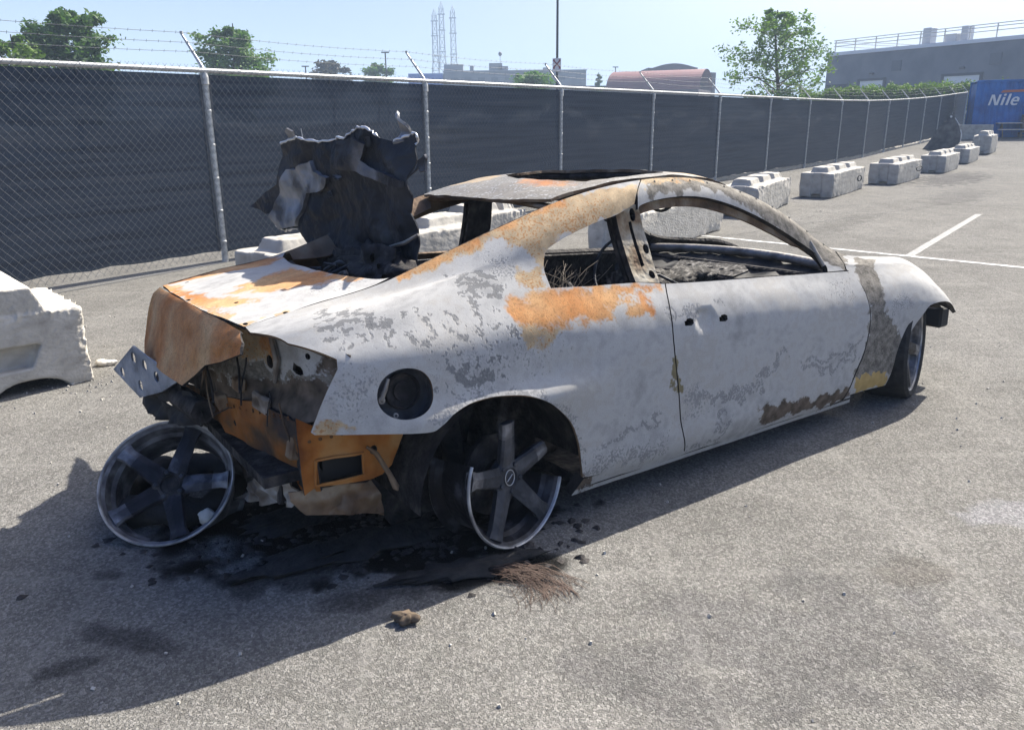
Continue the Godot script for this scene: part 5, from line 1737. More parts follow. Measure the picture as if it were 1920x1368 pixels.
func build_car():
	dent.seed = 7
	dent.frequency = 1.0
	dent.fractal_octaves = 3
	for k in 12:
		var a := []
		var b := []
		for i in XS.size():
			a.append(SEC_Y[i][k])
			b.append(SEC_Z[i][k])
		LY.append(a)
		LZ.append(b)
	car = thing("burnt_car", "burnt-out two-door coupe, ash white with rust, standing on bare rims", "car")
	car.transform = Transform3D(Basis(Vector3(0.8271, 0, -0.5621), Vector3(-0.0196, 0.9994, -0.0289), Vector3(0.5618, 0.0349, 0.8266)), Vector3(-0.461, -0.031, -3.531))
	# paint
	var lo := Vector2(-1.0, -0.02)
	var hi := Vector2(3.5, 1.30)
	var lay := [[0, v2(T_OR1), .045, 1.0], [1, v2(T_CPIL), .03, 1.0], [1, v2(T_TAN1), .03, .9], [0, v2(T_OR2), .04, .95], [1, v2(T_TAN2), .03, .95], [1, v2(T_QC), .02, .9], [5, v2(T_OLIVE), .012, .9], [4, v2(T_YEL), .008, 1.0], [2, v2(T_SOOT), .035, 1.0], [6, v2(T_BROWN), .03, .95],
		[0, PackedVector2Array([Vector2(-.33, 1.245), Vector2(.2, 1.255), Vector2(.5, 1.25), Vector2(.5, 1.30), Vector2(-.33, 1.30)]), .02, .7],
		[2, PackedVector2Array([Vector2(.92, 1.16), Vector2(1.4, 1.19), Vector2(1.9, 1.06), Vector2(2.2, .87), Vector2(2.3, 1.3), Vector2(.92, 1.3)]), .02, .85],
		[1, PackedVector2Array([Vector2(.9, 1.21), Vector2(1.3, 1.24), Vector2(1.3, 1.3), Vector2(.9, 1.3)]), .02, .6],
		[6, PackedVector2Array([Vector2(.26, 0), Vector2(.42, 0), Vector2(.40, .06), Vector2(.33, .11), Vector2(.29, .12)]), .02, .7],
		[7, v2(F_A), .05, .95], [7, v2(F_B), .05, 1.05], [3, v2(F_C), .06, .70], [3, v2(F_D), .06, .80], [7, v2(F_D), .05, .75], [3, v2(F_E), .06, .50], [7, v2(F_E), .05, .6], [3, v2(F_F), .06, .75], [3, PackedVector2Array([Vector2(-.35, .6), Vector2(.1, .6), Vector2(.3, .7), Vector2(.2, .8), Vector2(-.4, .78)]), .08, .55],
		[1, moved(v2(T_OR1), Vector2(.01, -.012)), .055, .74], [1, moved(v2(T_OR2), Vector2(.0, -.01)), .05, .7],
		[3, PackedVector2Array([Vector2(-.36, .44), Vector2(-.3, .49), Vector2(-.13, .53), Vector2(.02, .5), Vector2(.16, .42), Vector2(.25, .35), Vector2(.31, .1), Vector2(.34, .1), Vector2(.27, .38), Vector2(.18, .46), Vector2(.03, .55), Vector2(-.13, .58), Vector2(-.3, .54), Vector2(-.4, .5)]), .02, 1.0],
		[3, PackedVector2Array([Vector2(.35, .08), Vector2(.8, .06), Vector2(.8, .16), Vector2(.35, .18)]), .05, .8], [3, PackedVector2Array([Vector2(.9, .2), Vector2(1.05, .2), Vector2(1.0, .36), Vector2(.9, .36)]), .04, .8],
		[3, PackedVector2Array([Vector2(2.5, .5), Vector2(2.75, .55), Vector2(2.7, .68), Vector2(2.5, .66)]), .05, .75], [3, PackedVector2Array([Vector2(1.9, .7), Vector2(2.2, .66), Vector2(2.2, .84), Vector2(2.0, .84)]), .06, .6]]
	var strokes := []
	for k in [K1, K2, K3, K4, K5]:
		strokes.append([curve(k, 3), 0.022])
	for k in [K6, K7, K8, K9, K10, K11, K12]:
		strokes.append([curve(k, 3), 0.013])
	M.paint = burnt_paint(1800, 528, lo, hi, lay, strokes, 300, 0.03)
	var side_uv := func(x, w): return Vector2((x - lo.x) / (hi.x - lo.x), (hi.y - w) / (hi.y - lo.y))
	for sd in [1.0, -1.0]:
		var f := func(x, w):
			var p := side_pt(x, w)
			return Vector3(p.x, p.y, p.z * sd)
		body_side(f, sd, side_uv)
	# boot lid: top skin and back face
	var dlo := Vector2(-1.0, -0.65)
	var dhi := Vector2(-0.25, 0.65)
	var dl := [[0, v2(DK_O1), .035, .95], [0, v2(DK_O2), .045, 1.0], [0, v2(DK_O3), .05, 1.0], [1, PackedVector2Array([Vector2(-.95, -.6), Vector2(-.9, -.6), Vector2(-.9, .6), Vector2(-.95, .6)]), .03, .8], [1, circle(Vector2(-.752, .571), .03, .03), .01, .8], [1, circle(Vector2(-.889, .558), .05, .03), .01, .8], [3, circle(Vector2(-.55, .45), .12, .1), .06, .5], [3, circle(Vector2(-.42, .35), .1, .14), .05, .8]]
	var dmat := burnt_paint(480, 832, dlo, dhi, dl, [], 340, 0.10)
	var top := cat([PackedVector2Array([Vector2(-.925, -.6), Vector2(-.951, -.3), Vector2(-.955, 0), Vector2(-.945, .3), Vector2(-.90, .580)]), PackedVector2Array([Vector2(-.7, .576), Vector2(-.5, .566), Vector2(-.40, .558), Vector2(-.345, .55)]), rev(curve(DK_FRONT, 4)), PackedVector2Array([Vector2(-.36, -.56), Vector2(-.5, -.572), Vector2(-.7, -.585)])])
	var holes := []
	for k in range(0, DK_HOLES.size(), 2):
		holes.append(circle(Vector2(DK_HOLES[k], DK_HOLES[k + 1]), 0.009, 0.014, 8))
	var lid := part("boot_lid", sheet(top, holes, func(x, z): return deck_pt(x, z), 0.035, 0.012, -1.0, func(x, z): return Vector2((x - dlo.x) / (dhi.x - dlo.x), (dhi.y - z) / (dhi.y - dlo.y))), [dmat, M.char], car)
	tag(lid, "ash white boot lid with broad orange rust patches")
	var blo := Vector2(-0.75, 0.6)
	var bhi := Vector2(0.75, 1.0)
	var bl := [[1, PackedVector2Array([Vector2(-.75, .75), Vector2(-.55, .75), Vector2(-.5, 1.0), Vector2(-.75, 1.0)]), .05, .8], [2, v2(BK_DARK), .03, 1.0], [2, PackedVector2Array([Vector2(.2, .7), Vector2(.45, .8), Vector2(.4, .86), Vector2(.22, .78)]), .03, .8]]
	var bmat := burnt_paint(480, 128, blo, bhi, bl, [], 350, 0.0, 0)
	var bo := PackedVector2Array([Vector2(-.60, .963), Vector2(-.3, .979), Vector2(0, .985), Vector2(.3, .979), Vector2(.45, .973), Vector2(.59, .964), Vector2(.66, .94), Vector2(.675, .905), Vector2(.55, .86), Vector2(.421, .825), Vector2(.33, .77), Vector2(.225, .714), Vector2(-.054, .705), Vector2(-.35, .698), Vector2(-.518, .692), Vector2(-.60, .73), Vector2(-.635, .84)])
	var bf := part("back_face", sheet(bo, [], func(z, y): return back_pt(z, y), 0.035, 0.012, 1.0, func(z, y): return Vector2((z - blo.x) / (bhi.x - blo.x), (back_drop(z, y) * 1.04 + 0.03 * (1.0 - exp(-back_drop(z, y) / 0.015)) + 0.02) / (bhi.y - blo.y))), [bmat, M.char], lid)
	tag(bf, "rust orange rear face of the boot lid")
	# roof with sunroof opening
	var rlo := Vector2(0.3, -0.6)
	var rhi := Vector2(1.7, 0.6)
	var rl := [[2, PackedVector2Array([Vector2(.3, -.6), Vector2(1.7, -.6), Vector2(1.7, .6), Vector2(.3, .6)]), .02, .62], [0, circle(Vector2(.62, .25), .10, .2), .08, .62], [1, circle(Vector2(1.45, .3), .2, .3), .06, .8], [1, PackedVector2Array([Vector2(.5, -.55), Vector2(.85, -.55), Vector2(.8, -.3), Vector2(.55, -.2)]), .05, .7]]
	var rmat := burnt_paint(560, 480, rlo, rhi, rl, [], 360, 0.1)
	rmat.roughness = 0.45
	rmat.metallic = 0.25
	var ro := PackedVector2Array([Vector2(.40, -.535), Vector2(.345, -.3), Vector2(.335, 0), Vector2(.35, .3), Vector2(.43, .535), Vector2(.7, .54), Vector2(1.0, .545), Vector2(1.3, .545), Vector2(1.5, .545), Vector2(1.58, .3), Vector2(1.60, 0), Vector2(1.58, -.3), Vector2(1.5, -.545), Vector2(1.3, -.545), Vector2(1.0, -.545), Vector2(.7, -.54)])
	var sun := PackedVector2Array([Vector2(.64, .0), Vector2(.65, .30), Vector2(.70, .44), Vector2(.8, .465), Vector2(1.15, .46), Vector2(1.22, .40), Vector2(1.25, 0), Vector2(1.22, -.38), Vector2(1.1, -.43), Vector2(.82, -.38), Vector2(.68, -.15)])
	var rf := part("roof", sheet(ro, [sun], func(x, z): return roof_pt(x, z), 0.045, 0.014, -1.0, func(x, z): return Vector2((x - rlo.x) / (rhi.x - rlo.x), (rhi.y - z) / (rhi.y - rlo.y))), [rmat, M.steel_brown], car)
	tag(rf, "scorched bare steel roof with an open sunroof hole")
	# frame under the sunroof and the rear header
	var fr := MB.new()
	var ring := []
	for p in dense(sun, 0.08):
		var q := roof_pt(p.x, p.y)
		ring.append(q + Vector3((p.x - 0.95) * 0.06, -0.035, p.y * 0.06))
	ring.append(ring[0])
	fr.tube(ring, 0.022, 6, false)
	part("sunroof_frame", fr.mesh(), M.char, rf)
	var hd := MB.new()
	for k in 3:
		var pts := []
		for s in 9:
			var z := lerpf(-0.52, 0.52, s / 8.0)
			var q := roof_pt(0.42 + k * 0.035, z)
			pts.append(q - Vector3(0, 0.035 + k * 0.012, 0))
		hd.tube(pts, 0.012, 5)
	part("roof_rail", hd.mesh(), M.steel_brown, rf)
	# channels of the rear window along the roof pillars, widened inward to block sunlight
	for s in [-1.0, 1.0]:
		var ch := func(x, u):
			var q := line10(x)
			return Vector3(x, q.x - 0.002 - 0.6 * u, (q.y - u) * s)
		part("window_channel", sheet(PackedVector2Array([Vector2(-.34, .0), Vector2(0, .0), Vector2(.4, .0), Vector2(.44, .03), Vector2(.40, .10), Vector2(.1, .125), Vector2(-.2, .12), Vector2(-.34, .06)]), [], ch, 0.03, 0.006, s), M.steel_brown, car)
	build_rear()
	build_rear_clutter()
	build_inside()
	build_wheels()

func body_side(f: Callable, sd: float, uv: Callable):
	var right := sd > 0.0
	# quarter panel with the rear roof pillar
	var gap := 0.0035
	var top := PackedVector2Array()
	for k in 24:
		top.append(Vector2(lerpf(-0.90, 0.915, k / 23.0), 1.275))
	var q := cat([top, curve(QW, 4), moved(v2(QWB), Vector2.ZERO), moved(curve(D_REAR, 4), Vector2(-gap, 0)), PackedVector2Array([Vector2(.64, .062), Vector2(.42, .072)]), curve(ARCH, 3), curve(QBOT, 3), v2(QREAR.slice(0, 8)), PackedVector2Array([Vector2(-.667, .770)]), v2(QTOP.slice(2))])
	var fuel := circle(Vector2(-.452, .606), .105, .087, 36)
	var holes := [fuel] if right else []
	var quarter := part("quarter_panel", sheet(q, holes, f, 0.032, 0.013, sd, uv), [M.paint, M.steel_brown], car)
	if right:
		tag(quarter, "ash white right quarter panel with rusty roof pillar and round fuel filler hole")
		fuel_cup(quarter)
	# middle pillar, set in from the skin
	var inset := func(x, w):
		var p: Vector3 = f.call(x, w)
		return p - Vector3(0, 0, 0.016 * sd)
	var hs := []
	for k in range(0, BP_HOLES.size(), 2):
		hs.append(circle(Vector2(BP_HOLES[k], BP_HOLES[k + 1]), 0.017, 0.019, 12))
	hs.append(v2(BP_SLOT))
	var bp := PackedVector2Array(v2(BPIL))
	part("door_pillar", sheet(bp, hs, inset, 0.028, 0.03, sd, uv), [M.pillar if M.has("pillar") else M.steel_brown, M.char], car)
	# deeper inner skin of the pillar so that its slot and holes show dark
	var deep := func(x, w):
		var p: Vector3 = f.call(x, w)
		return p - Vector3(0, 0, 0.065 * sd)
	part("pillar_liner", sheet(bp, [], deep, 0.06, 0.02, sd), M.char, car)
	# roof rail and windscreen pillar
	var t2 := PackedVector2Array()
	for k in 20:
		t2.append(Vector2(lerpf(0.922, 2.19, k / 19.0), 1.275))
	var ap := cat([t2, PackedVector2Array([Vector2(2.20, 1.05), Vector2(2.19, .885), Vector2(2.02, .872)]), rev(curve(DWIN, 4)), PackedVector2Array([Vector2(.845, 1.188)])])
	var pil := part("windscreen_pillar", sheet(ap, [], f, 0.032, 0.035, sd, uv), [M.paint, M.char], car)
	# stepped inner flange of the door opening
	var fl := func(x, w):
		var p: Vector3 = f.call(x, w)
		return p - Vector3(0, 0.004, 0.03 * sd)
	var dw := curve(DWIN, 4)
	var inner := PackedVector2Array()
	for p in dw:
		inner.append(p + Vector2(0.004, -0.026 if p.x < 1.9 else -0.012))
	var band := cat([dw, rev(inner)])
	part("door_flange", sheet(band, [], fl, 0.03, 0.012, sd), M.steel_brown if right else M.char, pil)
	# bolt holes along the flange of the rail
	if right:
		var bh := MB.new()
		for k in 11:
			var x := lerpf(0.98, 2.1, k / 10.0)
			var p: Vector3 = f.call(x, 1.24)
			bh.lathe([Vector2(0.0, 0.0015), Vector2(0.006, 0.0015)], Transform3D(Basis.from_euler(Vector3(PI * 0.33, 0, 0)), p + Vector3(0, 0.001, 0.001)), 8)
		part("bolt_hole", bh.mesh(), M.black, pil)
	# door skin
	var door := cat([moved(curve(D_REAR, 4), Vector2(gap, 0)), PackedVector2Array([Vector2(1.2, .05), Vector2(1.6, .05), Vector2(2.0, .05)]), moved(curve(D_FRONT, 4), Vector2(-gap, 0.012)), v2(BELT)])
	var dh := []
	if right:
		for k in [0, 2]:
			var c := Vector2(PIN[k], PIN[k + 1])
			dh.append(PackedVector2Array([c + Vector2(-.027, -.013), c + Vector2(.012, -.016), c + Vector2(.027, -.008), c + Vector2(.027, .010), c + Vector2(.012, .018), c + Vector2(-.012, .016), c + Vector2(-.015, .008), c + Vector2(-.027, .008)]))
	var d := part("door", sheet(door, dh, f, 0.034, 0.03, sd, uv), [M.paint, M.char], car)
	if right:
		tag(d, "scorched ash white right door with handle missing")
	# bright folded belt edge and a door inner shell
	var shell := func(x, w):
		var p: Vector3 = f.call(x, w)
		return Vector3(p.x, p.y, p.z - 0.13 * sd)
	part("door_shell", sheet(PackedVector2Array([Vector2(.95, .08), Vector2(2.1, .08), Vector2(2.12, .84), Vector2(.93, .83)]), [circle(Vector2(1.3, .35), .12, .1), circle(Vector2(1.75, .5), .15, .12)], shell, 0.08, 0.012, sd), M.char, d)
	# front wing
	var t3 := PackedVector2Array()
	for k in 16:
		t3.append(Vector2(lerpf(2.205, 3.415, k / 15.0), 1.275))
	var wing := cat([t3, PackedVector2Array([Vector2(3.42, 1.0), Vector2(3.415, .80)]), curve(FARCH, 3), PackedVector2Array([Vector2(2.45, .045), Vector2(2.25, .055), Vector2(2.195, .05)]), moved(curve(D_FRONT, 4), Vector2(gap, 0)), PackedVector2Array([Vector2(2.203, .89), Vector2(2.205, 1.05)])])
	var wg := part("front_wing", sheet(wing, [], f, 0.032, 0.02, sd, uv), [M.paint, M.char], car)
	if right:
		tag(wg, "pale right front wing with sooty rear edge and yellow scorched foot")
	# sill
	var sill_f := func(x, w):
		var p: Vector3 = f.call(x, maxf(w, 0.0))
		return p - Vector3(0, maxf(0.0, -w), 0.008 * sd)
	var sill := PackedVector2Array([Vector2(.30, .0), Vector2(2.28, .0), Vector2(2.25, .044), Vector2(1.6, .045), Vector2(.95, .045), Vector2(.64, .058), Vector2(.34, .07)])
	part("sill", sheet(sill, [], sill_f, 0.03, 0.05, sd, uv), [M.paint, M.char], car)

func fuel_cup(parent: Node):
	var c := side_pt(-0.452, 0.606)
	var nz := (side_pt(-0.352, 0.606) - side_pt(-0.552, 0.606)).cross(side_pt(-0.452, 0.66) - side_pt(-0.452, 0.55)).normalized()
	var bx := Basis(Vector3.UP.cross(nz).normalized(), nz, Vector3.UP).orthonormalized()
	var t := Transform3D(bx, c)
	var m := MB.new()
	m.lathe([Vector2(0.0, -0.07), Vector2(0.098, -0.066), Vector2(0.106, -0.055), Vector2(0.108, -0.012)], t, 36)
	part("filler_cup", m.mesh(), M.char_blue, parent)
	var r := MB.new()
	var o := t * Transform3D(Basis(), Vector3(0.012, -0.066, 0.008))
	r.lathe([Vector2(0.066, 0.0), Vector2(0.066, 0.02), Vector2(0.058, 0.024), Vector2(0.054, 0.01), Vector2(0.035, 0.006), Vector2(0.034, 0.016), Vector2(0.0, 0.014)], o, 30)
	part("filler_neck", r.mesh(), M.char, parent)
	var h := MB.new()
	var p0 := t * Vector3(-0.052, -0.012, 0.065)
	var p1 := t * Vector3(-0.085, -0.02, -0.005)
	h.tube([p0, p0.lerp(p1, 0.5) + nz * 0.006, p1], [0.007, 0.009, 0.010], 6)
	h.lathe([Vector2(0.013, 0.0), Vector2(0.013, 0.008), Vector2(0.006, 0.009)], Transform3D(bx, p1), 10)
	h.lathe([Vector2(0.010, 0.0), Vector2(0.010, 0.008), Vector2(0.005, 0.009)], Transform3D(bx, t * Vector3(-0.03, -0.05, -0.072)), 10)
	part("flap_hinge", h.mesh(), M.steel_grey, parent)

func build_rear():
	# lamp pocket: sooty pressed panel behind the missing tail lamp
	var pz := func(z, y):
		var p := rear_pt(z, y)
		var d := 0.03 + 0.05 * smoothstep(0.62, 0.72, y) * smoothstep(0.2, 0.45, z)
		return Vector3(p.x + d + dent.get_noise_2d(z * 6.0, y * 6.0) * 0.012, y, z)
	var po := PackedVector2Array([Vector2(-.6, .95), Vector2(.45, .945), Vector2(.62, .93), Vector2(.74, .90), Vector2(.80, .87), Vector2(.80, .76), Vector2(.76, .65), Vector2(.618, .61), Vector2(.56, .63), Vector2(.384, .645), Vector2(-.157, .57), Vector2(-.6, .52)])
	var plo := Vector2(-0.65, 0.48)
	var phi := Vector2(0.85, 0.98)
	var pmat := burnt_paint(600, 200, plo, phi, [
		[6, PackedVector2Array([Vector2(-.65, .48), Vector2(.85, .48), Vector2(.85, .76), Vector2(.6, .765), Vector2(.46, .74), Vector2(.3, .73), Vector2(.2, .70), Vector2(-.65, .66)]), .03, 1.0],
		[2, PackedVector2Array([Vector2(-.65, .66), Vector2(.3, .70), Vector2(.46, .74), Vector2(.7, .76), Vector2(.85, .76), Vector2(.85, .80), Vector2(.6, .80), Vector2(.5, .77), Vector2(.40, .79), Vector2(.2, .80), Vector2(-.65, .75)]), .03, .8],
		[1, PackedVector2Array([Vector2(.2, .78), Vector2(.44, .80), Vector2(.46, .95), Vector2(.2, .95)]), .04, .85], [0, PackedVector2Array([Vector2(.36, .82), Vector2(.46, .80), Vector2(.47, .95), Vector2(.40, .95)]), .03, .7],
		[6, PackedVector2Array([Vector2(.68, .80), Vector2(.85, .78), Vector2(.85, .93), Vector2(.72, .92)]), .03, .8], [0, PackedVector2Array([Vector2(.1, .48), Vector2(.5, .5), Vector2(.6, .62), Vector2(.3, .62), Vector2(0, .56)]), .03, .7]], [], 370, 0.25)
	var pk := part("lamp_pocket", sheet(po, [circle(Vector2(.43, .80), .022, .026, 10), circle(Vector2(.66, .855), .010, .012, 8), circle(Vector2(.60, .80), .03, .02, 9, .3, 4)], pz, 0.035, 0.01, 1.0, func(z, y): return Vector2((z - plo.x) / (phi.x - plo.x), (phi.y - y) / (phi.y - plo.y))), [pmat, M.char], car)
	tag(pk, "sooty and flaking tail lamp pocket, lamp missing")
	var rib := MB.new()
	rib.tube([pz.call(.47, .93) - Vector3(.01, 0, 0), pz.call(.50, .82) - Vector3(.012, 0, 0), pz.call(.47, .73) - Vector3(.012, 0, 0)], [0.010, 0.014, 0.008], 6)
	rib.tube([pz.call(.50, .925) - Vector3(.012, 0, 0), pz.call(.64, .905) - Vector3(.014, 0, 0), pz.call(.745, .865) - Vector3(.015, 0, 0)], [0.007, 0.010, 0.006], 6)
	part("pressed_rib", rib.mesh(), M.ash_mix, pk)
	var bx := part("lamp_bracket", box_mesh(Vector3(0.025, 0.07, 0.10), 0.008), M.ash_mix, pk)
	bx.transform = Transform3D(Basis.from_euler(Vector3(0.2, 0.25, 0)), pz.call(.44, .655) - Vector3(.02, 0, 0))
	# rear panel below, rusted through
	var lz := func(z, y):
		var p := rear_pt(z, y)
		return Vector3(p.x + 0.02 + 0.10 * maxf(0.0, 0.62 - y) + dent.get_noise_2d(z * 5.0 + 8.0, y * 5.0) * 0.015, y, z)
	var lo := PackedVector2Array([Vector2(-.62, .50), Vector2(-.157, .575), Vector2(.384, .65), Vector2(.56, .638), Vector2(.70, .62), Vector2(.70, .37), Vector2(.652, .36), Vector2(.60, .352), Vector2(.565, .41), Vector2(.50, .392), Vector2(.406, .385), Vector2(.308, .43), Vector2(.158, .455), Vector2(-.133, .475), Vector2(-.62, .42)])
	var lp := part("rear_panel", sheet(lo, [circle(Vector2(.20, .52), .010, .014, 8)], lz, 0.035, 0.012, 1.0), [M.rust_soot, M.char], car)
	tag(lp, "rust orange rear valance panel with torn lower edge")
	# side of the boot well behind the bumper, with the vent opening
	var sz := func(x, y): return Vector3(x, y, 0.70 + dent.get_noise_2d(x * 5.0, y * 5.0) * 0.012)
	var so := PackedVector2Array([Vector2(-.80, .66), Vector2(-.745, .62), Vector2(-.4, .60), Vector2(-.398, .51), Vector2(-.455, .398), Vector2(-.495, .37), Vector2(-.534, .364), Vector2(-.753, .389), Vector2(-.795, .37), Vector2(-.80, .5)])
	var sp := part("boot_well_side", sheet(so, [v2(VENT), circle(Vector2(-.524, .476), .016, .018, 10)], sz, 0.03, 0.012, 1.0), [M.rust, M.char], car)
	tag(sp, "bright rust boot well side with a rectangular vent hole")
	var vr := MB.new()
	var vp := dense(v2(VENT), 0.04)
	var ring := []
	for p in vp:
		ring.append(sz.call(p.x, p.y) + Vector3(0, 0, 0.002))
	ring.append(ring[0])
	vr.tube(ring, 0.006, 5, false)
	part("vent_rim", vr.mesh(), M.rust, sp)
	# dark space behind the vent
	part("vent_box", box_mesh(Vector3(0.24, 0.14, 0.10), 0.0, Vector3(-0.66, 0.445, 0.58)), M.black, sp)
	# hanging torn flaps under it
	var fa := func(x, y): return Vector3(x, y, 0.69 + 0.1 * (y - 0.4) + dent.get_noise_2d(x * 7.0, y * 9.0) * 0.035)
	part("torn_flap", sheet(PackedVector2Array(v2(FLAPA)), [], fa, 0.028, 0.006, 1.0), M.steel_brown, car)
	var fb := func(z, y): return Vector3(-0.86 + 0.1 * z + dent.get_noise_2d(z * 7.0, y * 9.0) * 0.05, y, z)
	part("torn_flap", sheet(PackedVector2Array(v2(FLAPB)), [], fb, 0.028, 0.006, 1.0), M.ash_mix, car)
	# strap hanging from the hole
	var st := MB.new()
	st.tube([Vector3(-.56, .505, .725), Vector3(-.53, .475, .735), Vector3(-.49, .39, .745), Vector3(-.468, .33, .75)], [0.006, 0.010, 0.010, 0.014], 5)
	st.tube([Vector3(-.468, .33, .75), Vector3(-.462, .315, .752)], [0.014, 0.002], 5)
	part("hanging_strap", st.mesh(), M.steel_brown, car)
	# end plate of the bumper bar with bolt holes, and the torn foil below it
	var pf := func(z, y): return Vector3(-1.10 + 0.25 * (z + 0.3) + 0.05 * maxf(0.0, z + 0.25), y, z)
	var ph := [circle(Vector2(-.388, .705), .020, .026, 10), circle(Vector2(-.525, .617), .020, .026, 10), circle(Vector2(-.29, .69), .020, .024, 10), circle(Vector2(-.20, .655), .020, .024, 10), circle(Vector2(-.36, .588), .020, .024, 10)]
	var pl := part("bumper_plate", sheet(PackedVector2Array(v2(PLATE)), ph, pf, 0.03, 0.008, 1.0), M.bracket, car)
	tag(pl, "bluish steel bumper end plate drilled with round holes")
	var tf := func(z, y): return Vector3(-1.05 + 0.2 * (z + 0.3) + dent.get_noise_2d(z * 8.0, y * 8.0) * 0.05, y, z)
	part("torn_liner", sheet(PackedVector2Array(v2(TORN)), [PackedVector2Array([Vector2(-.30, .53), Vector2(-.22, .535), Vector2(-.14, .56), Vector2(-.17, .52), Vector2(-.24, .505)])], tf, 0.03, 0.008, 1.0), M.black, car)
	# bumper bar across the back, mostly hidden
	var bb := MB.new()
	bb.tube([Vector3(-.98, .55, -.55), Vector3(-1.0, .56, -.2), Vector3(-.97, .56, .1)], 0.05, 6)
	part("bumper_bar", bb.mesh(), M.char, car)

func build_rear_clutter():
	var r := RandomNumberGenerator.new()
	r.seed = 91
	part("added_dark_backing", box_mesh(Vector3(0.02, 0.50, 1.3), 0.0, Vector3(-0.70, 0.68, 0.02)), M.black, car)  # black sheet added behind the lamp pocket so its holes read dark
	# scorched wiring hanging in and below the lamp pocket
	for k in 9:
		var m := MB.new()
		var p := Vector3(-0.86 + r.randf_range(-.02, .03), r.randf_range(.55, .86), r.randf_range(-.1, .62))
		p.x = rear_pt(p.z, p.y).x + r.randf_range(-.02, .03)
		var pts := [p]
		var d := Vector3(r.randf_range(-.2, .05), r.randf_range(-.8, .1), r.randf_range(-1, 1)) * 0.05
		for q in 6:
			p += d
			d += Vector3(r.randf_range(-.2, .2), r.randf_range(-.5, .2), r.randf_range(-.5, .5)) * 0.02
			pts.append(p)
		m.tube(pts, r.randf_range(0.0022, 0.005), 5)
		part("burnt_wire", m.mesh(), M.char if k % 2 == 0 else M.steel_brown, car)
	# spot welds, studs and clips along the seams
	var st := MB.new()
	for k in 16:
		var z := lerpf(-0.1, 0.62, k / 15.0)
		var p := rear_pt(z, 0.6)
		st.lathe([Vector2(0.008, 0.0), Vector2(0.007, 0.006), Vector2(0.0, 0.008)], Transform3D(Basis(Vector3(0, 1, 0), Vector3(-1, 0, 0), Vector3(0, 0, 1)), Vector3(p.x + 0.018, 0.585 + 0.10 * (z - 0.1), z)), 8)
	for k in 9:
		var x := lerpf(-0.76, -0.44, k / 8.0)
		st.lathe([Vector2(0.007, 0.0), Vector2(0.006, 0.005), Vector2(0.0, 0.007)], Transform3D(Basis(Vector3(1, 0, 0), Vector3(0, 0, 1), Vector3(0, -1, 0)), Vector3(x, 0.565, 0.702)), 8)
	var so := part("spot_welds", st.mesh(), M.rust_soot, car)
	so.set_meta("kind", "stuff")
	for q in [[Vector3(-.90, .60, .12), Vector3(.05, .06, .09)], [Vector3(-.87, .70, .30), Vector3(.04, .05, .07)], [Vector3(-.78, .52, .60), Vector3(.05, .09, .05)]]:
		var b := part("bracket", box_mesh(q[1], 0.008), M.steel_brown, car)
		b.transform = Transform3D(Basis.from_euler(Vector3(r.randf_range(-.3, .3), r.randf_range(-.4, .4), r.randf_range(-.3, .3))), q[0])
	var ex := MB.new()
	ex.tube([Vector3(-.80, .30, .40), Vector3(-.60, .28, .42), Vector3(-.35, .27, .35)], [0.07, 0.085, 0.06], 12)
	part("silencer", ex.mesh(), M.char, car)

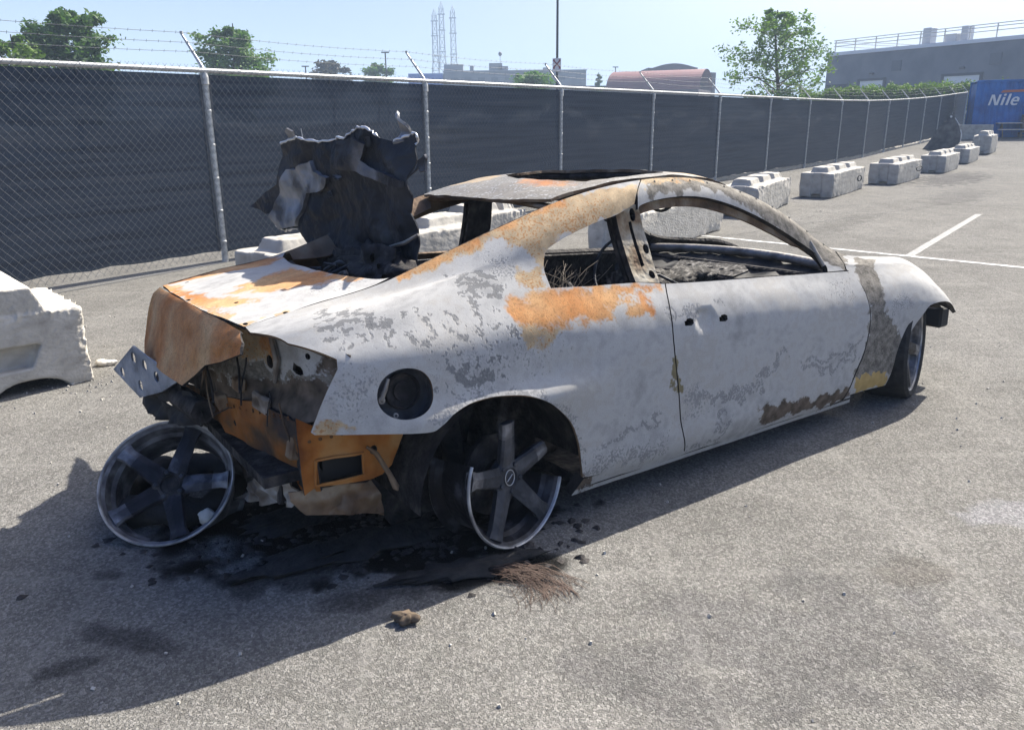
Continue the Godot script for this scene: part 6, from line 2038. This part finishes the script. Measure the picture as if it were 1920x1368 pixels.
func build_inside():
	var dk: Material = M.char
	part("floor_pan", box_mesh(Vector3(1.95, 0.05, 1.66), 0.0, Vector3(1.32, 0.15, 0)), dk, car)
	part("boot_floor", box_mesh(Vector3(0.62, 0.04, 1.25), 0.0, Vector3(-0.60, 0.42, 0)), dk, car)
	part("tunnel", box_mesh(Vector3(2.0, 0.28, 0.28), 0.06, Vector3(1.1, 0.28, 0)), dk, car)
	# rear bulkhead and parcel shelf
	var bh := part("bulkhead", box_mesh(Vector3(0.05, 0.62, 1.3), 0.01), dk, car)
	bh.transform = xf(Vector3(0.12, 0.58, 0), 0, 0, -0.25)
	part("parcel_shelf", box_mesh(Vector3(0.34, 0.03, 1.1), 0.01, Vector3(-0.12, 0.90, 0)), dk, car)
	var lip := MB.new()
	var lp := []
	for p in curve(DK_FRONT, 3):
		lp.append(deck_pt(p.x, p.y) + Vector3(0.03, -0.035, 0))
	lip.tube(lp, 0.018, 6)
	part("window_channel", lip.mesh(), dk, car)
	var wr := MB.new()
	var r := RandomNumberGenerator.new()
	r.seed = 55
	for k in 14:
		var z0 := r.randf_range(-.5, -.05)
		var p := Vector3(r.randf_range(-.36, -.1), 0.97, z0)
		var pts := [p]
		for q in 5:
			p += Vector3(r.randf_range(-.05, .05), r.randf_range(-.03, .045), r.randf_range(.02, .12))
			p.y = clampf(p.y, 0.95, 1.06)
			p.z = minf(p.z, 0.42)
			pts.append(p)
		wr.tube(pts, r.randf_range(0.004, 0.011), 5)
	part("burnt_wiring", wr.mesh(), M.char_blue, car)
	# rear wheel housings and front inner wings
	for s in [-1.0, 1.0]:
		var ho := MB.new()
		var z := 0.44
		ho.lathe([Vector2(0.40, 0.0), Vector2(0.41, 0.42)], Transform3D(Basis(Vector3(1, 0, 0), Vector3(0, 0, s), Vector3(0, 1, 0) * -s), Vector3(-0.02, 0.24, z * s)), 28, PI if s > 0 else 0.0, TAU if s > 0 else PI)
		ho.slab(circle(Vector2(-.02, .24), .41, .41, 28), Transform3D(Basis(), Vector3(0, 0, s * 0.43)), 0.01)
		part("wheel_housing", ho.mesh(), dk, car)
		var fh := MB.new()
		fh.lathe([Vector2(0.40, 0.0), Vector2(0.41, 0.42)], Transform3D(Basis(Vector3(1, 0, 0), Vector3(0, 0, s), Vector3(0, 1, 0) * -s), Vector3(2.86, 0.20, 0.42 * s)), 24, PI if s > 0 else 0.0, (TAU - 0.9) if s > 0 else (PI - 0.9))
		part("front_wheel_housing", fh.mesh(), dk, car)
	# inner panel of the far side, seen through the quarter window
	var ip := func(x, y): return Vector3(x, y, -0.60 - 0.06 * (0.95 - y) + dent.get_noise_2d(x * 6.0, y * 6.0) * 0.02)
	part("inner_side_panel", sheet(PackedVector2Array([Vector2(-.15, .45), Vector2(.78, .45), Vector2(.76, .93), Vector2(-.1, .97)]), [circle(Vector2(.20, .80), .035, .04, 12), circle(Vector2(.22, .66), .03, .035, 12), circle(Vector2(.5, .7), .07, .09, 12)], ip, 0.06, 0.01, 1.0), M.char_blue, car)
	var bx := part("motor_bracket", box_mesh(Vector3(0.16, 0.045, 0.05), 0.008), dk, car)
	bx.transform = xf(Vector3(0.2, 0.88, -0.56), 0.1, 0.0, -0.15)
	# scuttle, cross beam and pierced plate
	var fw := part("firewall", box_mesh(Vector3(0.04, 0.60, 1.45), 0.01), dk, car)
	fw.transform = xf(Vector3(2.22, 0.50, 0), 0, 0, 0.0)
	var sc := MB.new()
	var scp := []
	for k in 13:
		var z := lerpf(-0.72, 0.72, k / 12.0)
		scp.append(Vector3(2.24 + 0.10 * (1.0 - pow(z / 0.72, 2.0)), 0.835 + 0.02 * (1.0 - pow(z / 0.72, 2.0)), z))
	sc.tube(scp, 0.028, 6)
	part("scuttle", sc.mesh(), M.steel_grey, car)
	var cb := MB.new()
	cb.tube([Vector3(1.92, 0.74, -0.7), Vector3(1.90, 0.76, 0), Vector3(1.92, 0.74, 0.7)], 0.03, 8)
	part("dash_beam", cb.mesh(), dk, car)
	var ds := func(x, z): return Vector3(x, 0.66 + 0.30 * (x - 1.8) + dent.get_noise_2d(x * 5.0, z * 5.0) * 0.03, z)
	part("dash_shell", sheet(PackedVector2Array([Vector2(1.78, -.72), Vector2(2.0, -.74), Vector2(2.26, -.74), Vector2(2.34, -.3), Vector2(2.35, 0), Vector2(2.34, .3), Vector2(2.24, .72), Vector2(2.0, .74), Vector2(1.84, .70), Vector2(1.80, .2)]), [circle(Vector2(1.95, .38), .08, .10, 12, .3)], ds, 0.06, 0.02, -1.0), M.black, car)
	var pp := func(x, z): return Vector3(x, 0.80 + 0.25 * (x - 1.95), z)
	part("pierced_plate", sheet(PackedVector2Array([Vector2(1.90, -.20), Vector2(2.02, -.24), Vector2(2.06, .22), Vector2(2.0, .30), Vector2(1.90, .28)]), [circle(Vector2(1.97, -.12), .014, .016, 9), circle(Vector2(1.97, -.04), .014, .016, 9), circle(Vector2(1.97, .05), .014, .016, 9), circle(Vector2(1.97, .13), .014, .016, 9), circle(Vector2(1.97, .21), .014, .016, 9)], pp, 0.035, 0.01, -1.0), M.char_ash, car)
	# steering column with the bare ring of the wheel, and bent rods of the seat adjusters
	var sw := MB.new()
	sw.tube([Vector3(1.95, 0.70, -0.38), Vector3(1.62, 0.80, -0.38)], 0.025, 8)
	var rg := []
	for k in 25:
		var t := TAU * k / 24.0
		rg.append(Vector3(1.60 + 0.06 * sin(t), 0.80 + 0.17 * sin(t), -0.38 + 0.18 * cos(t)))
	sw.tube(rg, 0.010, 6, false)
	part("steering_wheel", sw.mesh(), M.char_blue, car)
	var rd := MB.new()
	rd.tube([Vector3(1.02, .86, .30), Vector3(1.10, .90, .34), Vector3(1.24, .88, .36), Vector3(1.40, .80, .38)], 0.008, 6)
	rd.tube([Vector3(1.0, .78, .44), Vector3(1.22, .80, .46), Vector3(1.36, .74, .46)], 0.008, 6)
	rd.box(xf(Vector3(1.02, .78, .36), 0.2, 0.1, -0.2), Vector3(0.05, 0.26, 0.12), 0.01)
	part("seat_hinge", rd.mesh(), M.char_blue, car)
	# seat frames, charred springs
	for s in [-0.36, 0.36]:
		var seat := Node3D.new()
		seat.name = "seat_frame"
		car.add_child(seat, true)
		seat.position = Vector3(1.0, 0.2, s)
		var f := MB.new()
		var hoop := []
		for k in 9:
			var t := k / 8.0
			hoop.append(Vector3(-0.32 - 0.02 * sin(t * PI), 0.15 + 0.55 * sin(t * PI), lerpf(-0.22, 0.22, t)))
		f.tube(hoop, 0.014, 6)
		for k in 4:
			f.tube([Vector3(-0.32, 0.25 + k * 0.1, -0.2), Vector3(-0.32, 0.25 + k * 0.1, 0.2)], 0.005, 4)
		part("back_hoop", f.mesh(), M.char_blue, seat)
		var b := MB.new()
		for z in [-0.22, 0.22]:
			b.tube([Vector3(-0.3, 0.16, z), Vector3(0.25, 0.20, z)], 0.02, 6)
		b.tube([Vector3(0.25, 0.2, -0.22), Vector3(0.25, 0.2, 0.22)], 0.018, 6)
		for k in 6:
			var pts := []
			for q in 15:
				pts.append(Vector3(lerpf(-0.28, 0.24, q / 14.0), 0.2 + 0.02 * sin(q * 1.6), -0.18 + k * 0.07 + 0.02 * cos(q * 1.6)))
			b.tube(pts, 0.004, 4)
		part("seat_base", b.mesh(), M.char_blue, seat)
	# rolled bundles of charred trim
	var lumpn := fnoise(64, 5.0, 4)
	for q in [[Vector3(1.62, 0.76, 0.05), Vector3(0.34, 0.07, 0.16), "burnt_trim"], [Vector3(1.02, 0.72, 0.36), Vector3(0.10, 0.20, 0.14), "burnt_trim"], [Vector3(0.85, 0.35, -0.2), Vector3(0.5, 0.18, 0.4), "ash_heap"], [Vector3(1.7, 0.45, 0.3), Vector3(0.4, 0.22, 0.3), "ash_heap"]]:
		part(q[2], lump_mesh(q[0], q[1], 20, lumpn, 0.45), M.char_ash if q[2] == "burnt_trim" else dk, car)
	var wire := MB.new()
	for k in 46:
		var p := Vector3(0.50 + r.randf_range(-.10, .14), 0.86, 0.45 + r.randf_range(-.10, .10))
		var pts := [p]
		var dr := Vector3(r.randf_range(-1, 1), 1.2, r.randf_range(-.8, .8)) * 0.035
		for q in 4:
			p += dr
			dr += Vector3(r.randf_range(-1, 1), r.randf_range(-.9, .2), r.randf_range(-1, 1)) * 0.014
			pts.append(p)
		wire.tube(pts, 0.0014, 3, false)
	part("seat_wire", wire.mesh(), mat(lin(.20, .17, .14), 0.8), car)
	# grab handle and mirror stay under the far roof rail
	var gh := MB.new()
	var gp := []
	for k in 11:
		var t := k / 10.0
		gp.append(Vector3(lerpf(0.98, 1.24, t), 1.29 - 0.075 * sin(t * PI), 0.50))
	gh.tube(gp, 0.008, 6)
	part("grab_handle", gh.mesh(), M.black, car)
	# quarter light bar by the mirror
	var qb := MB.new()
	qb.tube([Vector3(1.975, 1.01, .70), Vector3(2.02, .885, .765)], 0.012, 6)
	part("quarter_light_bar", qb.mesh(), M.steel_grey, car)
	# engine bay remains and bumper beam in front
	part("engine_block", lump_mesh(Vector3(2.75, 0.42, 0), Vector3(0.42, 0.24, 0.38), 18, lumpn, 0.5), dk, car)
	part("front_floor", box_mesh(Vector3(1.1, 0.05, 1.0), 0.0, Vector3(2.8, 0.17, 0)), dk, car)
	var fb := part("front_bumper_beam", box_mesh(Vector3(0.10, 0.13, 1.30), 0.012), M.black, car)
	fb.position = Vector3(3.42, 0.40, 0.06)
	var fr := MB.new()
	fr.box(xf(Vector3(3.16, 0.41, 0.55)), Vector3(0.5, 0.1, 0.08), 0.01)
	fr.box(xf(Vector3(3.16, 0.41, -0.55)), Vector3(0.5, 0.1, 0.08), 0.01)
	part("frame_rail", fr.mesh(), M.black, car)

func lump_mesh(c: Vector3, s: Vector3, n: int, nz: FastNoiseLite, amp: float) -> ArrayMesh:
	var m := MB.new()
	for j in n + 1:
		for i in n * 2 + 1:
			var th := PI * j / n
			var ph := TAU * (i % (n * 2)) / (n * 2)
			var d := Vector3(sin(th) * cos(ph), cos(th), sin(th) * sin(ph))
			var k := 1.0 + amp * nz.get_noise_3dv((c + d * s) * 2.0) * 1.6
			m.vert(c + d * s * k, d, Vector2(i, j) * 0.1)
	for j in n:
		for i in n * 2:
			var q := j * (n * 2 + 1) + i
			m.tri(q, q + 1, q + n * 2 + 2)
			m.tri(q, q + n * 2 + 2, q + n * 2 + 1)
	# normals from the faces
	for k in m.n.size():
		m.n[k] = Vector3.ZERO
	for k in range(0, m.i.size(), 3):
		var fn := (m.v[m.i[k + 2]] - m.v[m.i[k]]).cross(m.v[m.i[k + 1]] - m.v[m.i[k]])
		for q in 3:
			m.n[m.i[k + q]] += fn
	for k in m.n.size():
		m.n[k] = m.n[k].normalized() if m.n[k].length() > 1e-12 else Vector3.UP
	return m.mesh()

# ------------------------------------------------------------------ wheels: outer face towards +y, lip in the plane y = 0
func rim(parent: Node, arc0: float, arc1: float, spoke_len: Array, turn: float):
	var full := arc1 - arc0 > 6.2
	var b := MB.new()
	b.lathe([Vector2(.262, -.010), Vector2(.250, -.020), Vector2(.240, -.055), Vector2(.226, -.07), Vector2(.220, -.19), Vector2(.245, -.225), Vector2(.266, -.23)], Transform3D(), 64, arc0, arc1)
	b.lathe([Vector2(.266, -.23), Vector2(.270, -.222), Vector2(.25, -.215), Vector2(.232, -.19), Vector2(.234, -.08), Vector2(.246, -.05), Vector2(.252, -.024), Vector2(.272, -.014)], Transform3D(), 64, arc0, arc1)
	part("barrel", b.mesh(), M.alu_mid if full else M.alu_dark, parent)
	var l := MB.new()
	l.lathe([Vector2(.272, -.014), Vector2(.275, -.008), Vector2(.274, -.001), Vector2(.270, .002), Vector2(.265, -.002), Vector2(.262, -.010)], Transform3D(), 72, arc0, arc1)
	part("lip", l.mesh(), M.alu, parent)
	for k in 5:
		var an := turn + TAU * k / 5.0
		var ln: float = spoke_len[k]
		var tip := MB.new()
		var s := MB.new()
		var dirv := Vector3(cos(an), 0, sin(an))
		var sidev := Vector3(-sin(an), 0, cos(an))
		var n := 7
		var sec := []
		for q in n:
			var t := q / (n - 1.0)
			var rr := lerpf(0.045, 0.045 + (0.247 - 0.045) * ln, t)
			var f := (rr - 0.045) / 0.2
			var y := lerpf(-0.052, -0.014, pow(f, 0.8))
			var w := lerpf(0.043, 0.030, f)
			if f > 0.85:
				w += (f - 0.85) * 0.07
			var c := dirv * rr
			if ln < 0.99 and q == n - 1:
				w *= 0.9
			# five-sided section with a raised spine to one side
			sec.append([c + sidev * w + Vector3.UP * (y - 0.004), c + sidev * w * 0.25 + Vector3.UP * (y + 0.006), c - sidev * w * 0.8 + Vector3.UP * (y + 0.004), c - sidev * w + Vector3.UP * (y - 0.006), c - sidev * w * 0.75 + Vector3.UP * (y - 0.034), c + sidev * w * 0.75 + Vector3.UP * (y - 0.034)])
		for q in n - 1:
			for e in 6:
				var a: Vector3 = sec[q][e]
				var bb: Vector3 = sec[q][(e + 1) % 6]
				var mid: Vector3 = (a + bb) * 0.5 - (dirv * a.dot(dirv) + Vector3.UP * (sec[q][0].y - 0.012))
				(tip if q >= n - 3 else s).quad(a, bb, sec[q + 1][(e + 1) % 6], sec[q + 1][e], mid)
		# ragged broken end or root at the lip
		for e in range(1, 5):
			tip.quad(sec[n - 1][0], sec[n - 1][e], sec[n - 1][e + 1], sec[n - 1][0], dirv)
		var spk := part("spoke", s.mesh(), M.alu_dark if full else M.char_blue, parent)
		part("spoke_tip", tip.mesh(), (M.alu_mid if k in [0, 2, 4] else M.alu_dark) if full else (M.alu_mid if k in [2, 3, 4] else M.char_blue), spk)
	var h := MB.new()
	h.lathe([Vector2(.078, -.085), Vector2(.078, -.058), Vector2(.070, -.046), Vector2(.040, -.044), Vector2(.036, -.052), Vector2(.0, -.052)], Transform3D(), 40)
	h.lathe([Vector2(.0, -.10), Vector2(.078, -.09)], Transform3D(), 30)
	part("hub", h.mesh(), M.char_blue if not full else M.char, parent)
	for k in 5:
		var an := turn + TAU * (k + 0.5) / 5.0
		var g := MB.new()
		g.lathe([Vector2(.011, -.05), Vector2(.011, -.034), Vector2(.007, -.031), Vector2(.0, -.031)], Transform3D(Basis(), Vector3(cos(an), 0, sin(an)) * 0.056 + Vector3(0, -0.004, 0)), 6)
		part("wheel_nut", g.mesh(), M.char_blue, parent)

func build_wheels():
	# right rear: bare rim, the upper lip burnt and broken away
	var w := Node3D.new()
	w.name = "rear_wheel"
	car.add_child(w, true)
	w.transform = Transform3D(Basis(Vector3(1, 0, 0), Vector3(0.24, 0.07, 0.97).normalized(), Vector3(0, -1, 0.07).normalized()), Vector3(0.0, 0.272, 0.868))
	var wy := Vector3(0.24, 0.07, 0.97).normalized()
	var wx := wy.cross(Vector3.DOWN).normalized()
	w.basis = Basis(wx, wy, wx.cross(wy))
	tag(w, "broken bare alloy rear rim with the upper lip missing")
	rim(w, 0.28, PI + 0.5, [1.0, 1.0, 1.0, 0.93, 0.82], deg_to_rad(52.0))
	# emblem ring on the cap
	var e := MB.new()
	var ep := []
	for k in 25:
		var a := TAU * k / 24.0
		ep.append(Vector3(cos(a) * 0.026, -0.046, sin(a) * 0.032))
	e.tube(ep, 0.002, 5, false)
	e.tube([Vector3(-0.016, -0.046, 0.012), Vector3(0.016, -0.046, -0.010)], 0.002, 5)
	part("centre_cap", e.mesh(), M.melt, w)
	var dsk := MB.new()
	dsk.lathe([Vector2(0.06, -.13), Vector2(.165, -.13), Vector2(.165, -.15), Vector2(.06, -.15)], Transform3D(), 40)
	part("brake_disc", dsk.mesh(), M.char, w)
	# right front: flat tyre, turned to the left
	var fw := Node3D.new()
	fw.name = "front_wheel"
	car.add_child(fw, true)
	var st := deg_to_rad(20.0)
	var ax := Vector3(sin(st), 0.03, cos(st)).normalized()
	var fx := Vector3.UP.cross(ax).normalized()
	fw.transform = Transform3D(Basis(fx, ax, fx.cross(ax)).orthonormalized(), Vector3(2.93, 0.305, 0.80))
	rim(fw, 0.0, TAU, [1.0, 1.0, 1.0, 1.0, 1.0], 0.3)
	var ty := MB.new()
	ty.lathe([Vector2(.262, .002), Vector2(.288, .012), Vector2(.306, -.004), Vector2(.312, -.04), Vector2(.313, -.20), Vector2(.306, -.235), Vector2(.286, -.25), Vector2(.26, -.235)], Transform3D(), 56)
	part("tyre", ty.mesh(), M.rubber, fw)
	# far side wheels, seen only as dark shapes underneath
	for q in [[Vector3(2.86, 0.26, -0.80), "front_wheel"]]:
		var o := Node3D.new()
		o.name = q[1]
		car.add_child(o, true)
		o.transform = Transform3D(Basis(Vector3(1, 0, 0), Vector3(0, 0, -1), Vector3(0, 1, 0)), q[0] + Vector3(0, 0.07, 0))
		rim(o, 0.0, TAU, [1.0, 1.0, 1.0, 1.0, 1.0], 0.1)
	# suspension under the back
	var su := MB.new()
	su.tube([Vector3(0.0, 0.25, 0.70), Vector3(-0.02, 0.24, 0.1), Vector3(-0.05, 0.22, -0.6)], [0.05, 0.07, 0.05], 8)
	su.tube([Vector3(0.05, 0.22, 0.62), Vector3(0.45, 0.2, 0.5)], 0.03, 6)
	su.tube([Vector3(-0.1, 0.25, 0.55), Vector3(-0.12, 0.55, 0.5)], 0.05, 8)
	part("rear_axle", su.mesh(), M.char, car)

# ------------------------------------------------------------------ charred bonnet standing in the rear window
func build_hood():
	var h := thing("charred_bonnet", "charred black bonnet with melted silver edges standing in the rear window opening", "bonnet")
	h.transform = car.transform
	var f := func(z, y): return hood_pt(z, y)
	part("skin", sheet(PackedVector2Array(v2(HOOD)), [], f, 0.03, 0.008, 1.0), M.hood, h)
	var rf := func(z, y):
		var p := hood_pt(z, y)
		return p - Vector3(0.022, 0, 0)
	var r1 := part("inner_rib", sheet(PackedVector2Array(v2(RIB1)), [PackedVector2Array([Vector2(-.34, 1.425), Vector2(-.29, 1.41), Vector2(-.29, 1.402), Vector2(-.34, 1.415)]), circle(Vector2(-.49, 1.33), .006, .014, 8)], rf, 0.024, 0.02, 1.0), M.rib, h)
	tag(r1, "pale grey L shaped inner rib at the left")
	var r2 := part("inner_rib", sheet(PackedVector2Array(v2(RIB2)), [PackedVector2Array([Vector2(-.02, 1.585), Vector2(-.008, 1.585), Vector2(-.014, 1.545), Vector2(-.026, 1.545)])], rf, 0.024, 0.02, 1.0), M.rib_dark, h)
	tag(r2, "scorched inner rib at the upper right")
	part("torn_spike", sheet(PackedVector2Array(v2(SPIKE)), [], func(z, y): return hood_pt(z, y) + Vector3(0.02 * sin(y * 60.0), 0, 0), 0.012, 0.014, 1.0), M.rib, h)
	part("torn_flap", sheet(PackedVector2Array(v2(FLAPR)), [], func(z, y): return hood_pt(z, y) - Vector3(0.35 * maxf(0.0, z - 0.27), 0, 0), 0.014, 0.008, 1.0), M.rib_dark, h)
	part("torn_curl", sheet(PackedVector2Array(v2(CURL)), [], func(z, y): return hood_pt(z, y) - Vector3(0.5 * maxf(0.0, y - 1.61), 0, 0), 0.014, 0.010, 1.0), M.rib, h)
	# beads of melted metal along the torn edges
	var r := RandomNumberGenerator.new()
	r.seed = 77
	for e in [[0, 11], [12, 16], [28, 31]]:
		var m := MB.new()
		var pts := []
		var rad := []
		var ed := []
		for k in range(e[0], e[1]):
			var a := Vector2(HOOD[k * 2], HOOD[k * 2 + 1])
			var b := Vector2(HOOD[k * 2 + 2], HOOD[k * 2 + 3])
			for s in 5:
				var p := a.lerp(b, s / 5.0)
				pts.append(hood_pt(p.x, p.y) + Vector3(r.randf_range(-.006, .004), r.randf_range(-.003, .006), 0))
				rad.append(r.randf_range(0.0025, 0.0085))
		m.tube(pts, rad, 6)
		part("melted_edge", m.mesh(), M.melt, h)
	# sooty lumps where it rests on the shelf
	var nz := fnoise(65, 6.0, 4)
	part("charred_base", lump_mesh(Vector3(-0.16, 1.02, 0.0), Vector3(0.10, 0.10, 0.34), 18, nz, 0.5), M.char, h)
	var bar := MB.new()
	bar.tube([hood_pt(.06, 1.12) - Vector3(.03, 0, 0), hood_pt(.2, 1.15) - Vector3(.035, 0, 0), hood_pt(.30, 1.19) - Vector3(.03, 0, 0)], [0.006, 0.010, 0.006], 5)
	part("bent_bar", bar.mesh(), M.steel_grey, h)

# ------------------------------------------------------------------ loose wheel and debris
func build_debris():
	var w := thing("loose_wheel", "loose five spoke alloy rim leaning back against the rear of the car", "wheel")
	var n := Vector3(cos(.781) * cos(1.489), sin(.781), cos(.781) * sin(1.489)).normalized()
	var a := n.cross(Vector3.UP).normalized()
	w.transform = Transform3D(Basis(a, n, a.cross(n)).orthonormalized(), Vector3(-1.437, 0.205, -2.986))
	rim(w, 0.0, TAU, [1.0, 1.0, 1.0, 1.0, 1.0], 0.62)
	var st := part("round_stone", lump_mesh(Vector3.ZERO, Vector3(.036, .03, .034), 10, fnoise(66, 12.0, 3), 0.2), M.concrete, self)
	st.position = Vector3(-1.26, 0.075, -2.92)
	tag(st, "pale round lump lying inside the loose wheel", "stone")
	# black tyre ring added behind it to darken the view through the spokes
	var tc := MB.new()
	var ring := []
	var rad := []
	for k in 41:
		var t := TAU * k / 40.0
		ring.append(Vector3(cos(t) * 0.24 * (1.0 + 0.08 * sin(t * 3.0)), 0.05 + 0.012 * sin(t * 5.0), sin(t) * 0.25))
		rad.append(0.062 + 0.014 * sin(t * 7.0) + 0.008 * sin(t * 13.0))
	tc.tube(ring, rad, 8, false)
	var co := part("added_tyre_ring", tc.mesh(), M.rubber, self)
	co.position = Vector3(-1.50, 0.0, -3.24)
	tag(co, "collapsed black tyre ring added to darken the view through the loose wheel", "tyre")
	# burnt residue under the back of the car
	var nz := fnoise(67, 7.0, 4)
	var r := RandomNumberGenerator.new()
	r.seed = 31
	var res := MB.new()
	for k in 700:
		var c := Vector2(r.randfn(-0.55, 0.42), r.randfn(-2.92, 0.2))
		if c.y > -2.42 or c.x > 0.35:
			continue
		var s := r.randf_range(0.006, 0.028)
		var y := 0.0
		var q := []
		for e in 5:
			var an := TAU * e / 5.0 + r.randf()
			q.append(Vector3(c.x + cos(an) * s * r.randf_range(.5, 1.3), 0.002, c.y + sin(an) * s * r.randf_range(.5, 1.3)))
		var tp := Vector3(c.x, s * r.randf_range(0.2, 0.7), c.y)
		for e in 5:
			var p0: Vector3 = q[e]
			var p1: Vector3 = q[(e + 1) % 5]
			var nn := (p1 - p0).cross(tp - p0).normalized()
			if nn.y < 0:
				nn = -nn
			var i := res.vert(p0, nn)
			res.vert(p1, nn)
			res.vert(tp, nn)
			res.tri(i, i + 1, i + 2)
	var ro := part("burnt_residue", res.mesh(), M.char, self)
	ro.set_meta("kind", "stuff")
	tag(ro, "black crumbs of burnt rubber and ash under the rear of the car", "residue")
	# strips of tyre carcass lying flat
	for q in [[Vector2(-.62, -2.78), 0.8, 0.10, 0.5, "long black strip of burnt tyre behind the rear wheel"], [Vector2(-0.18, -2.60), 0.55, 0.06, 0.32, "black tyre strip running into the wire tuft"], [Vector2(-.9, -3.05), 0.5, 0.12, 0.7, "black tyre remnant beside the loose wheel"]]:
		var m := lump_mesh(Vector3.ZERO, Vector3(q[1] * 0.5, 0.022, q[2]), 14, nz, 0.5)
		var o := part("tyre_strip", m, M.rubber, self)
		o.position = Vector3(q[0].x, 0.012, q[0].y)
		o.rotation.y = q[3]
		tag(o, q[4], "tyre strip", "burnt tyre strips")
	# tuft of steel cord from the burnt tyre
	var tf := MB.new()
	for k in 130:
		var p := Vector3(0.03 + r.randf_range(-.12, .05), 0.012 + r.randf() * 0.02, -2.57 + r.randfn() * 0.03)
		var dirv := Vector3(1.0, r.randf_range(-.05, .25), r.randf_range(-.25, .40)) * 0.036
		var pts := [p]
		var bend := r.randf_range(0.18, 0.46)
		for q in 6:
			p += dirv
			dirv = dirv.rotated(Vector3.UP, -bend * r.randf_range(.5, 1.2))
			dirv.y -= 0.010
			p.y = maxf(p.y, 0.004)
			pts.append(p)
		tf.tube(pts, 0.0008, 3, false)
	var to := part("wire_tuft", tf.mesh(), mat(lin(.075, .045, .033), 0.7, 0.2), self)
	tag(to, "curly tuft of rusty tyre cord on the sunlit ground below the rear wheel", "wire tuft")
	var lump := part("dirt_lump", lump_mesh(Vector3.ZERO, Vector3(.042, .020, .026), 12, fnoise(68, 14.0, 4), 0.5), tri_mat(ramp_tex(fnoise(69, .03, 4), 128, [Color(.05, .04, .03), Color(.16, .12, .085)], 1.5), 4.0, 0.95), self)
	lump.position = Vector3(-0.37, 0.014, -2.29)
	tag(lump, "brown crumbly lump of dirt at the edge of the car's shadow", "lump")
	var s1 := part("broken_stone", lump_mesh(Vector3.ZERO, Vector3(.07, .028, .045), 10, fnoise(70, 8.0, 3), 0.35), M.concrete, self)
	s1.position = Vector3(-2.86, 0.015, -5.32)
	tag(s1, "flat broken piece of concrete beside the pale block", "stone")
	# scattered grit
	var gm := MB.new()
	for k in 700:
		var x := r.randf_range(-4.5, 4.0)
		var z := r.randf_range(-9.0, -1.6)
		if k < 160:
			x = r.randfn(-2.6, 0.25)
			z = r.randfn(-5.0, 0.35)
		elif k < 300:
			x = r.randfn(4.9, 0.5)
			z = r.randfn(-14.1, 0.7)
		var s := r.randf_range(0.003, 0.011)
		gm.box(Transform3D(Basis.from_euler(Vector3(r.randf() * 3, r.randf() * 3, r.randf() * 3)), Vector3(x, s * 0.3, z)), Vector3(s, s * 0.8, s * 1.3))
	var go := part("grit", gm.mesh(), M.concrete_grey, self)
	go.set_meta("kind", "stuff")
	tag(go, "scattered grit on the asphalt", "grit")
